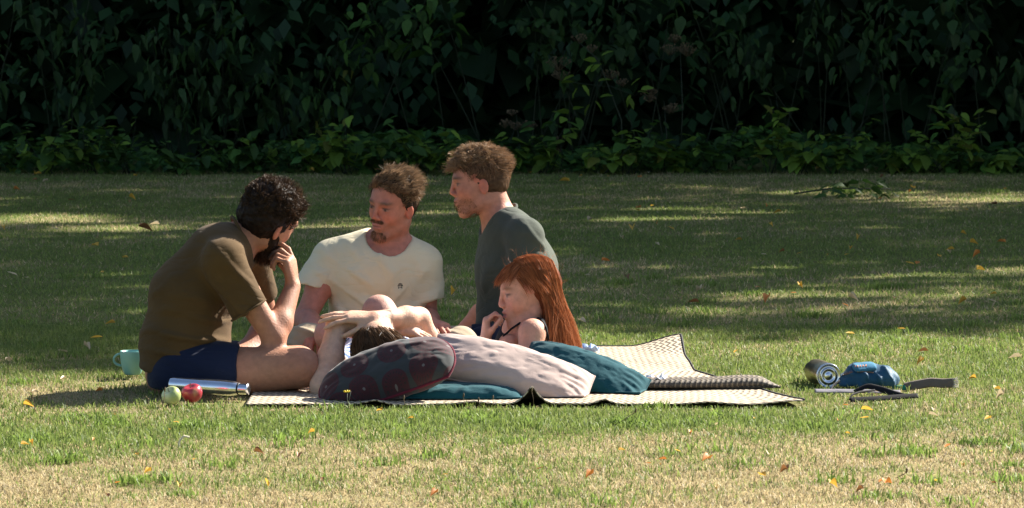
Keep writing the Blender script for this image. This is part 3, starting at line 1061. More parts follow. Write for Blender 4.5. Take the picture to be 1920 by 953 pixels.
class Head:
    """local axes: f forwards (face), l to the person's left, u to the crown; origin midway between the ears"""
    def __init__(s, c, f, u, sc=1.0, fem=False, wd=1.0):
        s.wd = wd
        s.c = np.asarray(c, float); s.f = unit(f)
        s.u = unit(np.asarray(u, float) - (np.asarray(u, float) @ s.f) * s.f)
        s.l = np.cross(s.u, s.f)
        s.sc = sc; s.fem = fem
        s.M = np.stack([s.f, s.l, s.u])          # rows: local axes

    def w(s, f, l, u):
        return s.c + s.sc * (f * s.f + l * s.wd * s.l + u * s.u)

    def loc(s, v):
        return ((v - s.c) @ s.M.T) / s.sc / np.array([1, s.wd, 1])

    def E(s, c, r, k=.015, op='u', tilt=None):
        M = s.M
        if tilt is not None:
            M = np.array(tilt(s.f, s.l, s.u))
        return ell(s.w(*c), np.array(r) * s.sc * np.array([1, s.wd, 1]), M, k * s.sc, op)

    def C(s, a, b, ra, rb=None, k=.012, op='u'):
        return cone(s.w(*a), s.w(*b), ra * s.sc, (ra if rb is None else rb) * s.sc, k * s.sc, op)

    def prims(s, mouth=0.0, noear=False):
        F = s.fem
        jw = .041 if F else .045
        p = [s.E((-.008, 0, .042), (.099, .076, .082), .03),
             s.E((.030, 0, -.008), (.058, .057 if F else .058, .080), .03),
             s.C((-.005, -jw, -.058), (.056, -.016, -.092), .016, .014, .03),
             s.C((-.005, jw, -.058), (.056, .016, -.092), .016, .014, .03),
             s.E((.069, 0, -.094 if F else -.098), (.018, .019 if F else .022, .017), .02),
             s.E((.047, -.034, -.018), (.030, .021, .024), .025), s.E((.047, .034, -.018), (.030, .021, .024), .025),
             s.C((.084, -.032, .030), (.084, .032, .030), .008 if F else .011, None, .016),
             s.E((.078, 0, -.054), (.017, .028, .024), .02)]
        for sg in (-1, 1):
            p.append(s.E((.099, sg * .032, .008), (.016, .018, .0115), .012, 's'))
        for sg in (-1, 1):
            p.append(s.E((.0745, sg * .032, .008), (.0135, .0150, .0115), .004))
        nl = .101 if F else .103
        p += [s.C((.093, 0, .026), (nl + .003, 0, -.019), .0058, .0078, .007),
              s.C((nl - .004, 0, -.020), (.094, 0, -.030), .0085, .007, .006),
              s.E((.098, -.0115, -.025), (.010, .0065, .0070), .006), s.E((.098, .0115, -.025), (.010, .0065, .0070), .006)]
        lz = -.055
        p += [s.E((.0935, 0, lz + .006 + mouth), (.0070, .021, .0050), .005), s.E((.0915, 0, lz - .007 - mouth), (.0070, .018, .0055), .005),
              s.C((.102, -.020, lz - .001), (.102, .020, lz - .001), .0026 + mouth, None, .003, 's')]
        for sg in ((-1, 1) if not noear else ()):
            til = lambda f, l, u, g=sg: (unit(f * .94 - l * g * .34), unit(l * .94 + f * g * .34), u)
            p += [s.E((-.006, sg * .0765, -.006), (.017, .0060, .028), .005, 'u', til),
                  s.E((.001, sg * .0835, -.004), (.0095, .0060, .017), .003, 's', til)]
        return p

    def paint(s, v, col, skin, lips=(.50, .20, .17), stub=None, stubc=(.2, .13, .09), brow=None, look=0.0):
        q = s.loc(v)
        f, l, u = q[:, 0], q[:, 1], q[:, 2]
        near = (np.abs(f) < .14) & (np.abs(l) < .1) & (u > -.12) & (u < .14)

        def mix(mask, c, a=1.0):
            m = (np.clip(mask, 0, 1) * a * near)[:, None]
            col[:] = col * (1 - m) + np.array(c) * m
        red = np.array(skin) * np.array([1.12, .80, .78])
        mix(np.exp(-(((np.abs(l) - .038) / .022) ** 2 + ((u + .022) / .024) ** 2)) * (f > .04), red, .6)
        mix(np.exp(-((l / .014) ** 2 + ((u + .018) / .018) ** 2)) * (f > .09), red, .7)
        mix((np.abs(l) > .070) * (np.abs(f) < .04) * (np.abs(u) < .04) * 1.0, np.array(skin) * np.array([1.1, .72, .68]), .7)
        if stub is not None:
            ed = smooth01((-.030 - u + .45 * (f - .075) * (f < .075)) / .02) * smooth01((f + .01) / .03)
            mo = 1 - np.exp(-((l / .024) ** 2 + ((u + .055) / .008) ** 2)) * (f > .08)
            mix(ed * mo, stubc, stub)
        mix(np.exp(-((l / .021) ** 4 + ((u + .055) / .0105) ** 4)) * (f > .082), lips, .9)
        mix(np.exp(-((l / .020) ** 4 + ((u + .056) / .0024) ** 2)) * (f > .078), np.array(lips) * .25, .9)
        for sg in (-1, 1):
            e = l - sg * .032
            mix(np.exp(-((e / .0130) ** 4 + ((u - .0065) / .0040) ** 4)) * (f > .06), (.26, .19, .16), .8)
            mix(np.exp(-(((e - look) / .0050) ** 4 + ((u - .0070) / .0045) ** 4)) * (f > .06), (.03, .022, .02), .95)
            mix(np.exp(-((e / .0155) ** 4 + ((u - .0125) / .0036) ** 2)) * (f > .06), (.02, .013, .010), .97)
            mix(np.exp(-((e / .020) ** 4 + ((u - .020) / .007) ** 2)) * (f > .06), np.array(skin) * .72, .5)
            mix(np.exp(-((e / .020) ** 4 + ((u + .006) / .006) ** 2)) * (f > .06), np.array(skin) * .8, .4)
            if brow is not None:
                mix(np.exp(-((e / .021) ** 4 + ((u - .0335 + .12 * np.abs(e)) / .0060) ** 2)) * (f > .05), brow, .92)


def strands(H, n, mask, comb, length, seg=6, width=.0016, cols=((.05, .03, .02), (.1, .06, .04)), curl=0.0, curlf=60, grav=0.0, lift=.4,
            cen=(-.008, 0, .042), rad=(.101, .078, .084), clumps=140, jit=.35, stay=True, seed=1, scalp_off=0.0):
    """locks of hair rooted on the skull: every strand a tapered ribbon"""
    r = np.random.default_rng(seed)
    cen, rad = np.array(cen), np.array(rad)
    u = r.normal(size=(n * 8, 3)); u /= np.linalg.norm(u, axis=1)[:, None]
    q = cen + u * rad
    m = mask(q[:, 0], q[:, 1], q[:, 2])
    q, u = q[m][:n], u[m][:n]
    n = len(q)
    if n == 0: return None
    # clump centres
    ci = r.integers(0, n, clumps)
    d2 = ((q[:, None, :] - q[ci][None]) ** 2).sum(-1)
    ck = d2.argmin(1)
    nrm = u / rad; nrm /= np.linalg.norm(nrm, axis=1)[:, None]
    L = length(q[:, 0], q[:, 1], q[:, 2]) * r.uniform(.7, 1.12, n) * r.uniform(.8, 1.15, clumps)[ck]
    cd = comb(q[:, 0], q[:, 1], q[:, 2])
    cj = r.normal(0, jit, (clumps, 3))[ck] + r.normal(0, jit * .35, (n, 3))
    cd = cd + cj
    cd /= np.linalg.norm(cd, axis=1)[:, None] + 1e-9
    ph = r.uniform(0, 6.28, clumps)[ck] + r.normal(0, .35, n)
    cf = curlf * r.uniform(.7, 1.3, clumps)[ck]
    gl = H.M @ np.array([0, 0, -1.0])
    p = q * (1 + 0) + nrm * scalp_off
    pts = [p.copy()]
    for i in range(seg):
        t = (i + .5) / seg
        a = lift * (1 - t) ** 2
        d = nrm * a + cd * (1 - a * .6) + gl * grav * t
        # keep to the tangent plane when inside the head
        k = (p - cen) / (rad * 1.01)
        rr = np.linalg.norm(k, axis=1)
        nn = (p - cen) / rad ** 2; nn /= np.linalg.norm(nn, axis=1)[:, None]
        if stay:
            dn = (d * nn).sum(1)
            inward = np.where((dn < 0) & (rr < 1.16), dn, 0)
            d = d - nn * inward[:, None]
        if curl:
            s1 = np.cross(d, nn); s1 /= np.linalg.norm(s1, axis=1)[:, None] + 1e-9
            d = d + curl * (s1 * np.cos(ph + cf * L * t)[:, None] + nn * np.sin(ph + cf * L * t)[:, None])
        d /= np.linalg.norm(d, axis=1)[:, None] + 1e-9
        p = p + d * (L / seg)[:, None]
        k = (p - cen) / rad
        rr = np.linalg.norm(k, axis=1)
        if stay:
            p = np.where((rr < 1.0)[:, None], cen + (p - cen) / rr[:, None] * 1.005, p)
        pts.append(p.copy())
    PT = np.stack(pts, 1)                                        # n, seg+1, 3 (local)
    W = H.c + H.sc * ((PT * np.array([1, H.wd, 1])) @ H.M)
    return ribbons(W, width * r.uniform(.6, 1.5, n), cols, r, ck_shade=r.uniform(0, 1, clumps)[ck])


def ribbons(W, width, cols, r, ck_shade=None):
    n, m, _ = W.shape
    T = np.gradient(W, axis=1)
    rv = r.normal(size=(n, 1, 3))
    s_ = np.cross(T, rv); s_ /= np.linalg.norm(s_, axis=2)[:, :, None] + 1e-12
    tap = np.linspace(1, .25, m)[None, :, None]
    wd = np.asarray(width)[:, None, None] * .5 * tap
    v = np.stack([W - s_ * wd, W + s_ * wd], 2).reshape(-1, 3)
    o = (np.arange(n) * m * 2)[:, None, None]
    j = (np.arange(m - 1) * 2)[None, :, None]
    q = (o + j + np.array([0, 1, 3, 2])[None, None]).reshape(-1, 4)
    c0, c1 = np.array(cols[0]), np.array(cols[1])
    a = np.clip((r.uniform(0, 1, n) * .5 + (ck_shade if ck_shade is not None else r.uniform(0, 1, n)) * .5), 0, 1)[:, None]
    c = (c0 + (c1 - c0) * a)
    c = np.repeat(c, m * 2, 0)
    return v, q, c


def hair_object(parts, mat, parent, name='hair'):
    vs, qs, cs, off = [], [], [], 0
    for p in parts:
        if p is None: continue
        v, q, c = p
        vs.append(v); qs.append(q + off); cs.append(c); off += len(v)
    me = np_mesh(name, np.concatenate(vs), [np.concatenate(qs)], mat, colors=np.concatenate(cs))
    return link(name, me, parent)


def cap_part(H, prims, col, amp=.006, sc=90, h=.004):
    v, q = sdf_mesh(prims, h, relax=1)
    n = vnormals(v, q)
    v = v + n * (amp * fbm(v, sc, 5, 3))[:, None]
    c = np.array(col)[None] * (1 + .5 * vnoise(v, 120, 6))[:, None]
    return v, q, np.clip(c, .004, 1)


def hand(wrist, d, n, thumb, curl=(25, 35, 20), spread=.10, sc=1.0, tcurl=(20, 20), per=None, tside=1.0, tdir=None):
    """d: fingers' direction, n: palm normal (the way the fingers close), thumb: towards the thumb side"""
    d = unit(d); n = unit(np.asarray(n) - (np.asarray(n) @ d) * d)
    t = np.cross(d, n)
    if t @ np.asarray(thumb) < 0: t = -t
    P_ = []
    w = np.asarray(wrist, float)
    kn = []
    for i, (off, ln) in enumerate(((.027, .086), (.009, .092), (-.009, .088), (-.026, .080))):
        k = w + (d * ln + t * off - n * (.004 * (1 - abs(i - 1.3) / 2))) * sc
        kn.append(k)
        P_.append(cone(w + (t * off * .55 + d * .012) * sc, k, .0135 * sc, .0105 * sc, .014))
    P_.append(ell(w + (d * .05) * sc, np.array([.045, .037, .013]) * sc, np.stack([d, t, n]), .012))
    lens = ((.042, .025, .020), (.046, .029, .021), (.043, .027, .021), (.034, .021, .018))
    for i in range(4):
        c_ = per[i] if per else curl
        a = 0
        p = kn[i]
        sp = spread * (1.5 - i)
        base = unit(d + t * sp)
        for j in range(3):
            a += math.radians(c_[j])
            dd = unit(base * math.cos(a) + n * math.sin(a))
            e = p + dd * lens[i][j] * sc
            r0 = (.0092, .0082, .0074)[j] * (.92 if i == 3 else 1) * sc
            P_.append(cone(p, e, r0, r0 * .9, .003))
            p = e
    # thumb leaves the side of the palm near its base
    b = w + (d * .022 + t * .022 + n * .006) * sc
    td = unit(tdir) if tdir is not None else unit(d * .65 + t * .75 + n * .3)
    m1 = b + td * .040 * sc
    P_.append(cone(w + (d * .012 + t * .012) * sc, m1, .015 * sc, .0115 * sc, .010))
    td2 = unit(td + d * .35 - t * math.sin(math.radians(tcurl[0])) + n * .2)
    m2 = m1 + td2 * .032 * sc
    P_.append(cone(m1, m2, .0108 * sc, .0095 * sc, .004))
    td3 = unit(td2 + d * .2 - t * math.sin(math.radians(tcurl[1])) + n * .15)
    P_.append(cone(m2, m2 + td3 * .024 * sc, .0096 * sc, .0078 * sc, .003))
    return P_


def arm(sh, el, wr, s=1.0, up=(.049, .038), fore=(.038, .026), k=.02):
    sh, el, wr = map(lambda a: np.asarray(a, float), (sh, el, wr))
    a = [cone(sh, sh + (el - sh) * .45, up[0] * s, (up[0] * .45 + up[1] * .55) * s * 1.03, k),
         cone(sh + (el - sh) * .45, el, (up[0] * .45 + up[1] * .55) * s * 1.03, up[1] * .95 * s, k),
         cone(el, el + (wr - el) * .3, fore[0] * s, fore[0] * 1.06 * s, k),
         cone(el + (wr - el) * .3, wr, fore[0] * 1.06 * s, fore[1] * s, k)]
    return a


def leg(hip, kn, an, s=1.0, th=(.088, .058), cf=(.056, .036)):
    hip, kn, an = map(lambda a: np.asarray(a, float), (hip, kn, an))
    m = kn + (an - kn) * .32
    return [cone(hip, kn, th[0] * s, th[1] * s, .03), cone(kn, m, cf[0] * s, cf[0] * 1.02 * s, .02), cone(m, an, cf[0] * 1.02 * s, cf[1] * s, .02)]


def foot(an, toe, s=1.0, up=(0, 0, 1)):
    an, toe = np.asarray(an, float), np.asarray(toe, float)
    d = unit(toe - an); side = unit(np.cross(d, up)); uu = np.cross(side, d)
    heel = an - d * .045 * s
    r = [ell(an - d * .03 * s - uu * .02 * s, np.array([.04, .032, .034]) * s, np.stack([d, side, uu]), .02),
         cone(heel + d * .03, an + d * .10 * s - uu * .025 * s, .030 * s, .026 * s, .02),
         ell(an + d * .13 * s - uu * .03 * s, np.array([.05, .042, .020]) * s, np.stack([d, side, uu]), .02)]
    for i in range(5):
        o = (i - 2) * .017 * s
        r.append(cone(an + d * .155 * s + side * o - uu * .033 * s, an + d * (.190 - .012 * abs(i)) * s + side * o * 1.05 - uu * .036 * s, .0095 * s, .0085 * s, .006))
    return r


def folds(v, n, fields, fade=None):
    """cloth folds: every field = (direction across the folds, waves per metre, height, centre, reach, seed)"""
    h = np.zeros(len(v))
    for dr, fr, am, c, R, sd in fields:
        w_ = fbm(v, 5.5, sd, 2) * 1.0
        ph = (v @ unit(dr)) * fr * 2 * np.pi + w_ * 3.4
        a = 1.0 if c is None else np.exp(-(np.linalg.norm(v - np.asarray(c), axis=1) / R) ** 2)
        s_ = np.sin(ph)
        am = am * 2.3
        h += am * a * (np.sign(s_) * np.abs(s_) ** 1.4 - .2) * (.5 + .5 * (fbm(v, 7, sd + 3, 2) > -.1))
    if fade is not None: h = h * fade
    h = np.maximum(h, -.0015)
    return v + n * h[:, None]


def garment(name, prims, mat, parent, h=.006, fold=(), amp=.002, color=None, relax=2, fine=()):
    v, q = sdf_mesh(prims, h, fine=fine, relax=relax)
    n = vnormals(v, q)
    v = v + n * (amp * fbm(v, 9, 4, 3))[:, None]
    if fold:
        v = folds(v, n, fold)
        v = lap(v, q, .3)
    me = np_mesh(name, v, [q], mat, colors=color(v) if color else None)
    return link(name, me, parent)


def body(prims, mat, parent, skin, heads=(), h=.006, fine=(), tint=None, painters=()):
    v, q = sdf_mesh(prims, h, fine=fine, relax=1)
    col = np.tile(np.array(skin, float), (len(v), 1))
    col *= (1 + .13 * fbm(v, 14, 8, 3))[:, None] * (1 + np.array([.02, -.10, -.10]) * fbm(v, 9, 18, 2)[:, None])
    if tint is not None: col = tint(v, col)
    for fn in painters: fn(v, col)
    me = np_mesh('body', v, [q], mat, colors=np.clip(col, .005, 1))
    return link('body', me, parent)


def sleeve(sh, hem_c, r0, r1, dirn=None, k=.03):
    sh, hem_c = np.asarray(sh, float), np.asarray(hem_c, float)
    d = unit(hem_c - sh) if dirn is None else unit(dirn)
    c = cone(sh, hem_c + unit(hem_c - sh) * .05, r0, r1, k)
    c['flat'] = (hem_c, d)
    return c


def hollow(sh, hem_c, r, depth=.05):
    """opening at a sleeve or leg end"""
    d = unit(np.asarray(hem_c) - np.asarray(sh))
    return cone(hem_c - d * depth, hem_c + d * .05, r, r, .0, 's')


def ring(c, n, ax1, R1, R2, r, name, mat, parent, sag=0.0, m=40, gap=None):
    """a round collar or hem band"""
    n = unit(n); a1 = unit(np.asarray(ax1) - (np.asarray(ax1) @ n) * n); a2 = np.cross(n, a1)
    t = np.linspace(0, 2 * np.pi, m)
    path = np.asarray(c) + R1 * np.cos(t)[:, None] * a1 + R2 * np.sin(t)[:, None] * a2 + (sag * (1 - np.cos(2 * t)) / 2)[:, None] * n
    v, f = tube(path, r, 8, cap=False, squash=(1, 1))
    return link(name, np_mesh(name, v, f, mat), parent)


m_hair = mat_leaf('hair', (1, 1, 1), trans=.25, var=0, attr=True, rough=.5)
m_hair.node_tree.nodes['Principled BSDF'].inputs['Specular IOR Level'].default_value = .10

# ------------------------------------------------------------------ 1: man in the brown T-shirt (left)
SK_A = (.37, .170, .100)
mA = skin_mat('skin tan')
shR, shL = P(420, 486, .42), P(462, 466, .80)
elR, wrR = P(514, 634, .44), P(549, 538, .56)
elL, wrL = P(505, 612, .98), P(455, 660, .86)
hpR, hpL = P(345, 702, .46), P(345, 698, .70)
knR, anR = P(566, 690, .40), P(474, 718, .78)
knL, anL = P(560, 684, 1.02), P(500, 720, .62)
lat = shL - shR
nbA = P(445, 452, .61)
HA = Head(P(500, 415, .63), (.66, .70, -.30), (.20, -.34, .9), 1.02)
torsoA = [ec(P(345, 700, .58), P(345, 645, .58), lat, .165, .125, .16, .122, .05),
          ec(P(347, 640, .58), P(360, 560, .59), lat, .152, .118, .165, .122, .06),
          ec(P(358, 560, .59), P(414, 478, .61), lat, .172, .124, .160, .105, .06),
          cone(shR, P(432, 462, .58), .052, .055, .05), cone(shL, P(450, 455, .66), .052, .055, .05)]
bA = torsoA + [cone(nbA, HA.w(-.022, 0, -.045), .060, .056, .03)] + arm(shR, elR, wrR) + arm(shL, elL, wrL) + \
    leg(hpR, knR, anR, th=(.095, .064)) + leg(hpL, knL, anL, th=(.095, .064)) + foot(anR, anR + V(.06, .17, -.02)) + foot(anL, anL + V(-.06, -.12, -.01) * 1.1, s=.9) + HA.prims()
bA += hand(wrR, V(-.08, .06, .6), V(-.9, .35, 0), V(0, -1, .3) if False else V(-.1, .9, .2), per=[(18, 30, 25), (45, 55, 30), (60, 65, 40), (62, 70, 40)], spread=.05, tdir=V(-.55, .45, .7))
bA += hand(wrL, V(-.7, -.2, -.2), V(0, 0, -1), V(.3, 1, 0), curl=(20, 25, 15))
pA = empty('person', (-1.05, .6, 0), 'man in brown T-shirt and navy shorts with his back turned, hand at his beard', 'person', 'friends picnicking on the mats')
body(bA, mA, pA, SK_A, h=.0078, fine=[(HA.c, .12, .0042), (P(535, 480, .55), .07, .0038)],
     painters=[lambda v, c: HA.paint(v, c, SK_A, stub=.95, stubc=(.05, .03, .022), brow=(.05, .03, .02))])
brown = cloth_mat('brown cotton', (.080, .046, .016), sheen=.15)
hemA = sleeve(shR, P(468, 583, .43), .066, .062, dirn=P(490, 620, .43) - P(440, 540, .43))
hemAL = sleeve(shL, shL + (elL - shL) * .62, .066, .060)
ga = grown(torsoA, .008)
ga.append(ec(P(346, 690, .58), P(348, 635, .58), lat, .175, .128, .168, .126, .05))
ga += [hemA, hemAL, cone(nbA - V(.01, 0, .02), HA.w(-.01, 0, -.05), .064, .078, .012, 's'),
       plane(P(345, 697, .6), V(-.10, 0, -1)), ]
garment('shirt', ga, brown, pA, h=.0065, amp=.003, fold=[
    (V(.75, .1, .65), 13, .0075, P(420, 530, .42), .11, 21), (V(.2, .1, 1), 16, .0095, P(360, 655, .45), .13, 33), (V(1, 0, .3), 9, .003, P(430, 570, .42), .10, 41),
    (V(.5, 0, -.8), 11, .003, P(320, 560, .5), .16, 55)])
ring(P(466, 582, .43), P(490, 620, .43) - P(440, 540, .43), (0, 1, 0), .0645, .0645, .0035, 'sleeve_hem', brown, pA)
ring(nbA + V(.010, .0, .018), unit(HA.w(-.02, 0, -.05) - nbA), (0, 1, 0), .076, .067, .0055, 'collar', brown, pA)
navy = cloth_mat('navy cotton', (.008, .013, .034), sheen=.2)
sA = [ec(P(352, 706, .58), P(354, 660, .58), lat, .180, .132, .165, .122, .04), cone(hpR, P(452, 696, .43), .104, .092, .04), cone(hpL, P(452, 690, .90), .104, .092, .04)]
for q_, c_ in ((1, P(446, 696, .43)), (2, P(446, 690, .88))): sA[q_]['flat'] = (c_, unit(V(1, 0, -.05)))
sA += [plane(V(0, 0, .012), V(0, 0, -1)), ]
garment('shorts', sA, navy, pA, h=.0065, amp=.002, fold=[(V(.3, 0, 1), 14, .005, P(400, 680, .45), .12, 8), (V(1, 0, .6), 12, .005, P(350, 690, .5), .1, 9)])
# pale pocket lining and drawstring at the waist
lin = cloth_mat('pale lining', (.45, .50, .52))
v, q = sdf_mesh([ec(P(396, 664, .40), P(412, 668, .40), V(1, 0, .1), .020, .012, .014, .010, .01), ], .004)
link('pocket_lining', np_mesh('pocket_lining', v, [q], lin), pA)
dk = ((.014, .008, .005), (.085, .050, .030))
mask = lambda f, l, u: (u > -.005 - .5 * np.clip(-f - .02, 0, .08)) & ~((f > .045) & (u < .062)) & ~((f > -.05) & (f < .035) & (u < .036) & (np.abs(l) > .05)) | ((f < -.045) & (u > -.05))
ptsA = [cap_part(HA, [HA.E((-.014, 0, .050), (.101, .083, .090), .02), HA.E((-.030, 0, .0), (.078, .074, .062), .03), plane(HA.w(.062, 0, .04), HA.f * .8 - HA.u * .55),
                      plane(HA.w(0, 0, -.050), -HA.u)], (.022, .014, .011), .007)]
ptsA.append(strands(HA, 5200, mask, lambda f, l, u: np.stack([.5 - 3 * f, l * 3, .25 + u * 2], -1), lambda f, l, u: .012 + .030 * smooth01((u - .03) / .07) + .009 * (f > 0.02), seg=6, width=.0023,
                    cols=dk, curl=1.1, curlf=130, lift=.9, clumps=260, jit=.5, seed=3, cen=(-.012, 0, .044), rad=(.104, .082, .088)))
hair_object(ptsA, m_hair, pA)
bm = lambda f, l, u: (u < -.020 + .35 * (f - .06)) & (f > -.01) & (u > -.14)
ptsA = [cap_part(HA, [HA.E((.046, 0, -.082), (.060, .060, .044), .02), HA.E((.072, 0, -.098), (.036, .036, .034), .02), HA.E((.012, -.050, -.042), (.026, .022, .040), .012),
                      HA.E((.014, .046, -.045), (.020, .020, .034), .012), HA.E((.10, 0, -.052), (.02, .02, .010), .006, 's')], (.030, .017, .012), .005)]
ptsA.append(strands(HA, 2600, bm, lambda f, l, u: np.stack([.5 + 0 * f, l * 4, -1 + 0 * u], -1), lambda f, l, u: .024 + 0 * u, seg=5, width=.0018, cols=((.022, .013, .01), (.09, .05, .03)),
                    curl=.5, curlf=90, lift=.9, clumps=120, jit=.3, seed=4, cen=(.046, 0, -.074), rad=(.060, .062, .052), stay=False))
hair_object(ptsA, m_hair, pA, 'beard')

# ------------------------------------------------------------------ 2: man in the cream T-shirt (middle)
SK_B = (.44, .175, .115)
mB = skin_mat('skin sunburnt')
YB = 1.62
shR, shL = P(622, 486, YB), P(792, 494, YB)
elR, wrR = P(572, 598, YB - .10), P(592, 622, YB - .33)
elL, wrL = P(800, 600, YB + .02), P(806, 607, YB - .24)
hpR, hpL = P(668, 664, YB + .02), P(756, 664, YB + .02)
knR, anR = P(577, 643, 1.27), P(730, 676, 1.42)
knL, anL = P(862, 648, 1.32), P(690, 678, 1.30)
lat = shL - shR
nbB = P(721, 466, YB)
HB = Head(P(736, 388, YB - .06), (-.56, -.80, -.12), (.20, .0, .97), .97, wd=.96)
torsoB = [ec(P(712, 655, YB + .05), P(710, 590, YB + .02), lat, .165, .125, .150, .118, .05),
          ec(P(710, 590, YB + .02), P(708, 505, YB), lat, .150, .115, .172, .120, .06),
          ec(P(708, 525, YB), P(709, 484, YB), lat, .172, .115, .155, .090, .05),
          cone(shR, P(698, 462, YB), .052, .050, .05), cone(shL, P(742, 462, YB), .052, .050, .05)]
bB = torsoB + [cone(nbB, HB.w(-.022, 0, -.045), .060, .058, .03), cone(P(721, 480, YB), nbB, .07, .062, .03)] + arm(shR, elR, wrR, 1.03) + arm(shL, elL, wrL, 1.03) + \
    leg(hpR, knR, anR) + leg(hpL, knL, anL) + foot(anR, anR + V(.15, -.05, -.02)) + foot(anL, anL + V(-.15, .0, -.02)) + HB.prims()
bB += hand(wrL, V(.16, -.30, -.02), V(0, 0, -1), V(-1, 0, 0), curl=(25, 30, 20))
bB += hand(wrR, V(-.05, -.30, -.10), V(0, 0, -1), V(1, 0, 0), curl=(30, 35, 20))
pB = empty('person', (-.45, 1.5, 0), 'man with moustache and goatee in a cream T-shirt sitting behind the lying person', 'person', 'friends picnicking on the mats')
body(bB, mB, pB, SK_B, h=.0078, fine=[(HB.c, .125, .0031), (P(825, 607, 1.32), .06, .0042)],
     painters=[lambda v, c: HB.paint(v, c, SK_B, lips=(.42, .16, .13), stub=.28, stubc=(.16, .09, .06), brow=(.10, .055, .035))])
cream = cloth_mat('cream cotton', (.66, .58, .40), sheen=.15, var=.05)
hR_, hL_ = P(586, 536, YB - .04), P(799, 560, YB)
gb = grown(torsoB, .008) + [ec(P(712, 668, YB + .03), P(710, 600, YB + .02), lat, .170, .132, .160, .126, .05),
                            sleeve(shR, hR_, .068, .066, dirn=V(-.30, 0, -1)), sleeve(shL, hL_, .068, .064, dirn=V(.0, 0, -1)),
                            
                            cone(P(722, 472, YB - .035), HB.w(-.005, 0, -.05), .072, .085, .012, 's'), plane(P(712, 668, YB), V(0, 0, -1))]
garment('shirt', gb, cream, pB, h=.0065, amp=.003, fold=[
    (V(.6, 0, .8), 12, .0065, P(640, 545, YB - .1), .12, 3), (V(-.7, 0, .7), 12, .0065, P(770, 560, YB - .1), .12, 4), (V(1, 0, .35), 9, .0055, P(700, 560, YB - .12), .19, 5),
    (V(.1, 0, 1), 14, .004, P(700, 620, YB - .12), .1, 6), (V(1, 0, -.2), 14, .003, P(598, 515, YB), .06, 7), (V(1, 0, .1), 13, .003, P(805, 525, YB), .07, 17)])
ring(P(722, 459, YB - .020), unit(V(.02, -.42, 1)), (1, 0, 0), .080, .080, .0050, 'collar', cream, pB)
# small dark emblem on the chest
m_ink = mat_simple('dark embroidery', (.02, .022, .025), .8)
emb = []
cE = P(750, 538, YB - .150)
for (a, b_, r_) in (((-.007, .006), (0, .010), .0016), ((0, .010), (.007, .006), .0016), ((-.009, .001), (-.003, .003), .002), ((.009, .001), (.003, .003), .002),
                    ((-.004, -.001), (-.006, -.008), .0018), ((.004, -.001), (.006, -.008), .0018), ((-.003, .004), (.003, .004), .0022), ((0, -.002), (0, -.006), .0012)):
    A_ = cE + V(a[0], 0, a[1]); B_ = cE + V(b_[0], 0, b_[1])
    emb.append((A_, B_, r_))
EMB = emb
khaki = cloth_mat('khaki cotton', (.36, .29, .20), sheen=.15)
sB = [ec(P(712, 674, YB + .05), P(712, 640, YB + .04), lat, .180, .14, .165, .13, .04)] + grown(leg(hpR, knR, anR) + leg(hpL, knL, anL), .009) + [plane(V(0, 0, .012), V(0, 0, -1))]
garment('trousers', sB, khaki, pB, h=.007, amp=.003, fold=[(V(.6, .3, 1), 15, .005, knR, .12, 5), (V(.4, .6, 1), 13, .005, knL, .14, 6)])
# emblem sits on the cloth: dropped onto it by ray
dg = bpy.context.evaluated_depsgraph_get(); dg.update()


def drop(p, y0=-2):
    ok, loc, nrm, ix, ob, mt = SC.ray_cast(dg, Vector((p[0], y0, p[2])), Vector((0, 1, 0)))
    return np.array(loc) if ok else np.asarray(p)


pr = []
for A_, B_, r_ in EMB:
    a_, b_ = drop(A_), drop(B_)
    pr.append(tube(np.array([a_, (a_ + b_) / 2, b_]), [r_ * .8, r_, r_ * .8], 6))
v, f = join(pr)
link('emblem', np_mesh('emblem', v, f, m_ink), pB)
lb = ((.060, .036, .020), (.36, .235, .14))
mask = lambda f, l, u: ((u > .084 - .28 * np.abs(l)) | ((f < .038) & (u > .018)) | ((f < -.035) & (u > -.045))) & ~((np.abs(f + .004) < .026) & (u < .034) & (np.abs(l) > .05))
ptsB = [cap_part(HB, [HB.E((-.010, 0, .052), (.102, .083, .090), .02), HB.E((-.030, 0, .0), (.074, .072, .055), .03), plane(HB.w(.058, 0, .066), HB.f * .8 - HB.u * .6),
                      plane(HB.w(0, 0, -.038), -HB.u)], (.050, .032, .020), .005)]
ptsB.append(strands(HB, 6600, mask, lambda f, l, u: np.stack([-.45 - 0 * f, .95 + l * 2, .05 + u * 2.5], -1), lambda f, l, u: .011 + .031 * smooth01((u - .02) / .07), seg=7, width=.0020,
                    cols=lb, curl=.45, curlf=65, lift=.75, clumps=200, jit=.5, seed=19, cen=(-.008, 0, .045), rad=(.103, .082, .090)))
hair_object(ptsB, m_hair, pB)
rb_ = ((.12, .06, .034), (.30, .16, .09))
gm = lambda f, l, u: (f > .02) & (u < -.2 * np.abs(l))
ptsB = [strands(HB, 620, gm, lambda f, l, u: np.stack([.3 + 0 * f, l * 8, -1 + 0 * u], -1), lambda f, l, u: .013 + 0 * u, seg=3, width=.0017, cols=rb_, lift=.7, clumps=60, jit=.2, seed=14,
                cen=(.072, 0, -.093), rad=(.021, .028, .020), stay=False),
        strands(HB, 420, lambda f, l, u: (f > .088), lambda f, l, u: np.stack([.3 + 0 * f, np.sign(l) * 1.1, -.8 + 0 * u], -1), lambda f, l, u: .008 + 0 * u, seg=3, width=.0013, cols=((.13, .07, .04), (.26, .14, .08)),
                lift=.25, clumps=40, jit=.2, seed=15, cen=(.086, 0, -.038), rad=(.014, .028, .006), stay=False)]
hair_object(ptsB, m_hair, pB, 'beard')

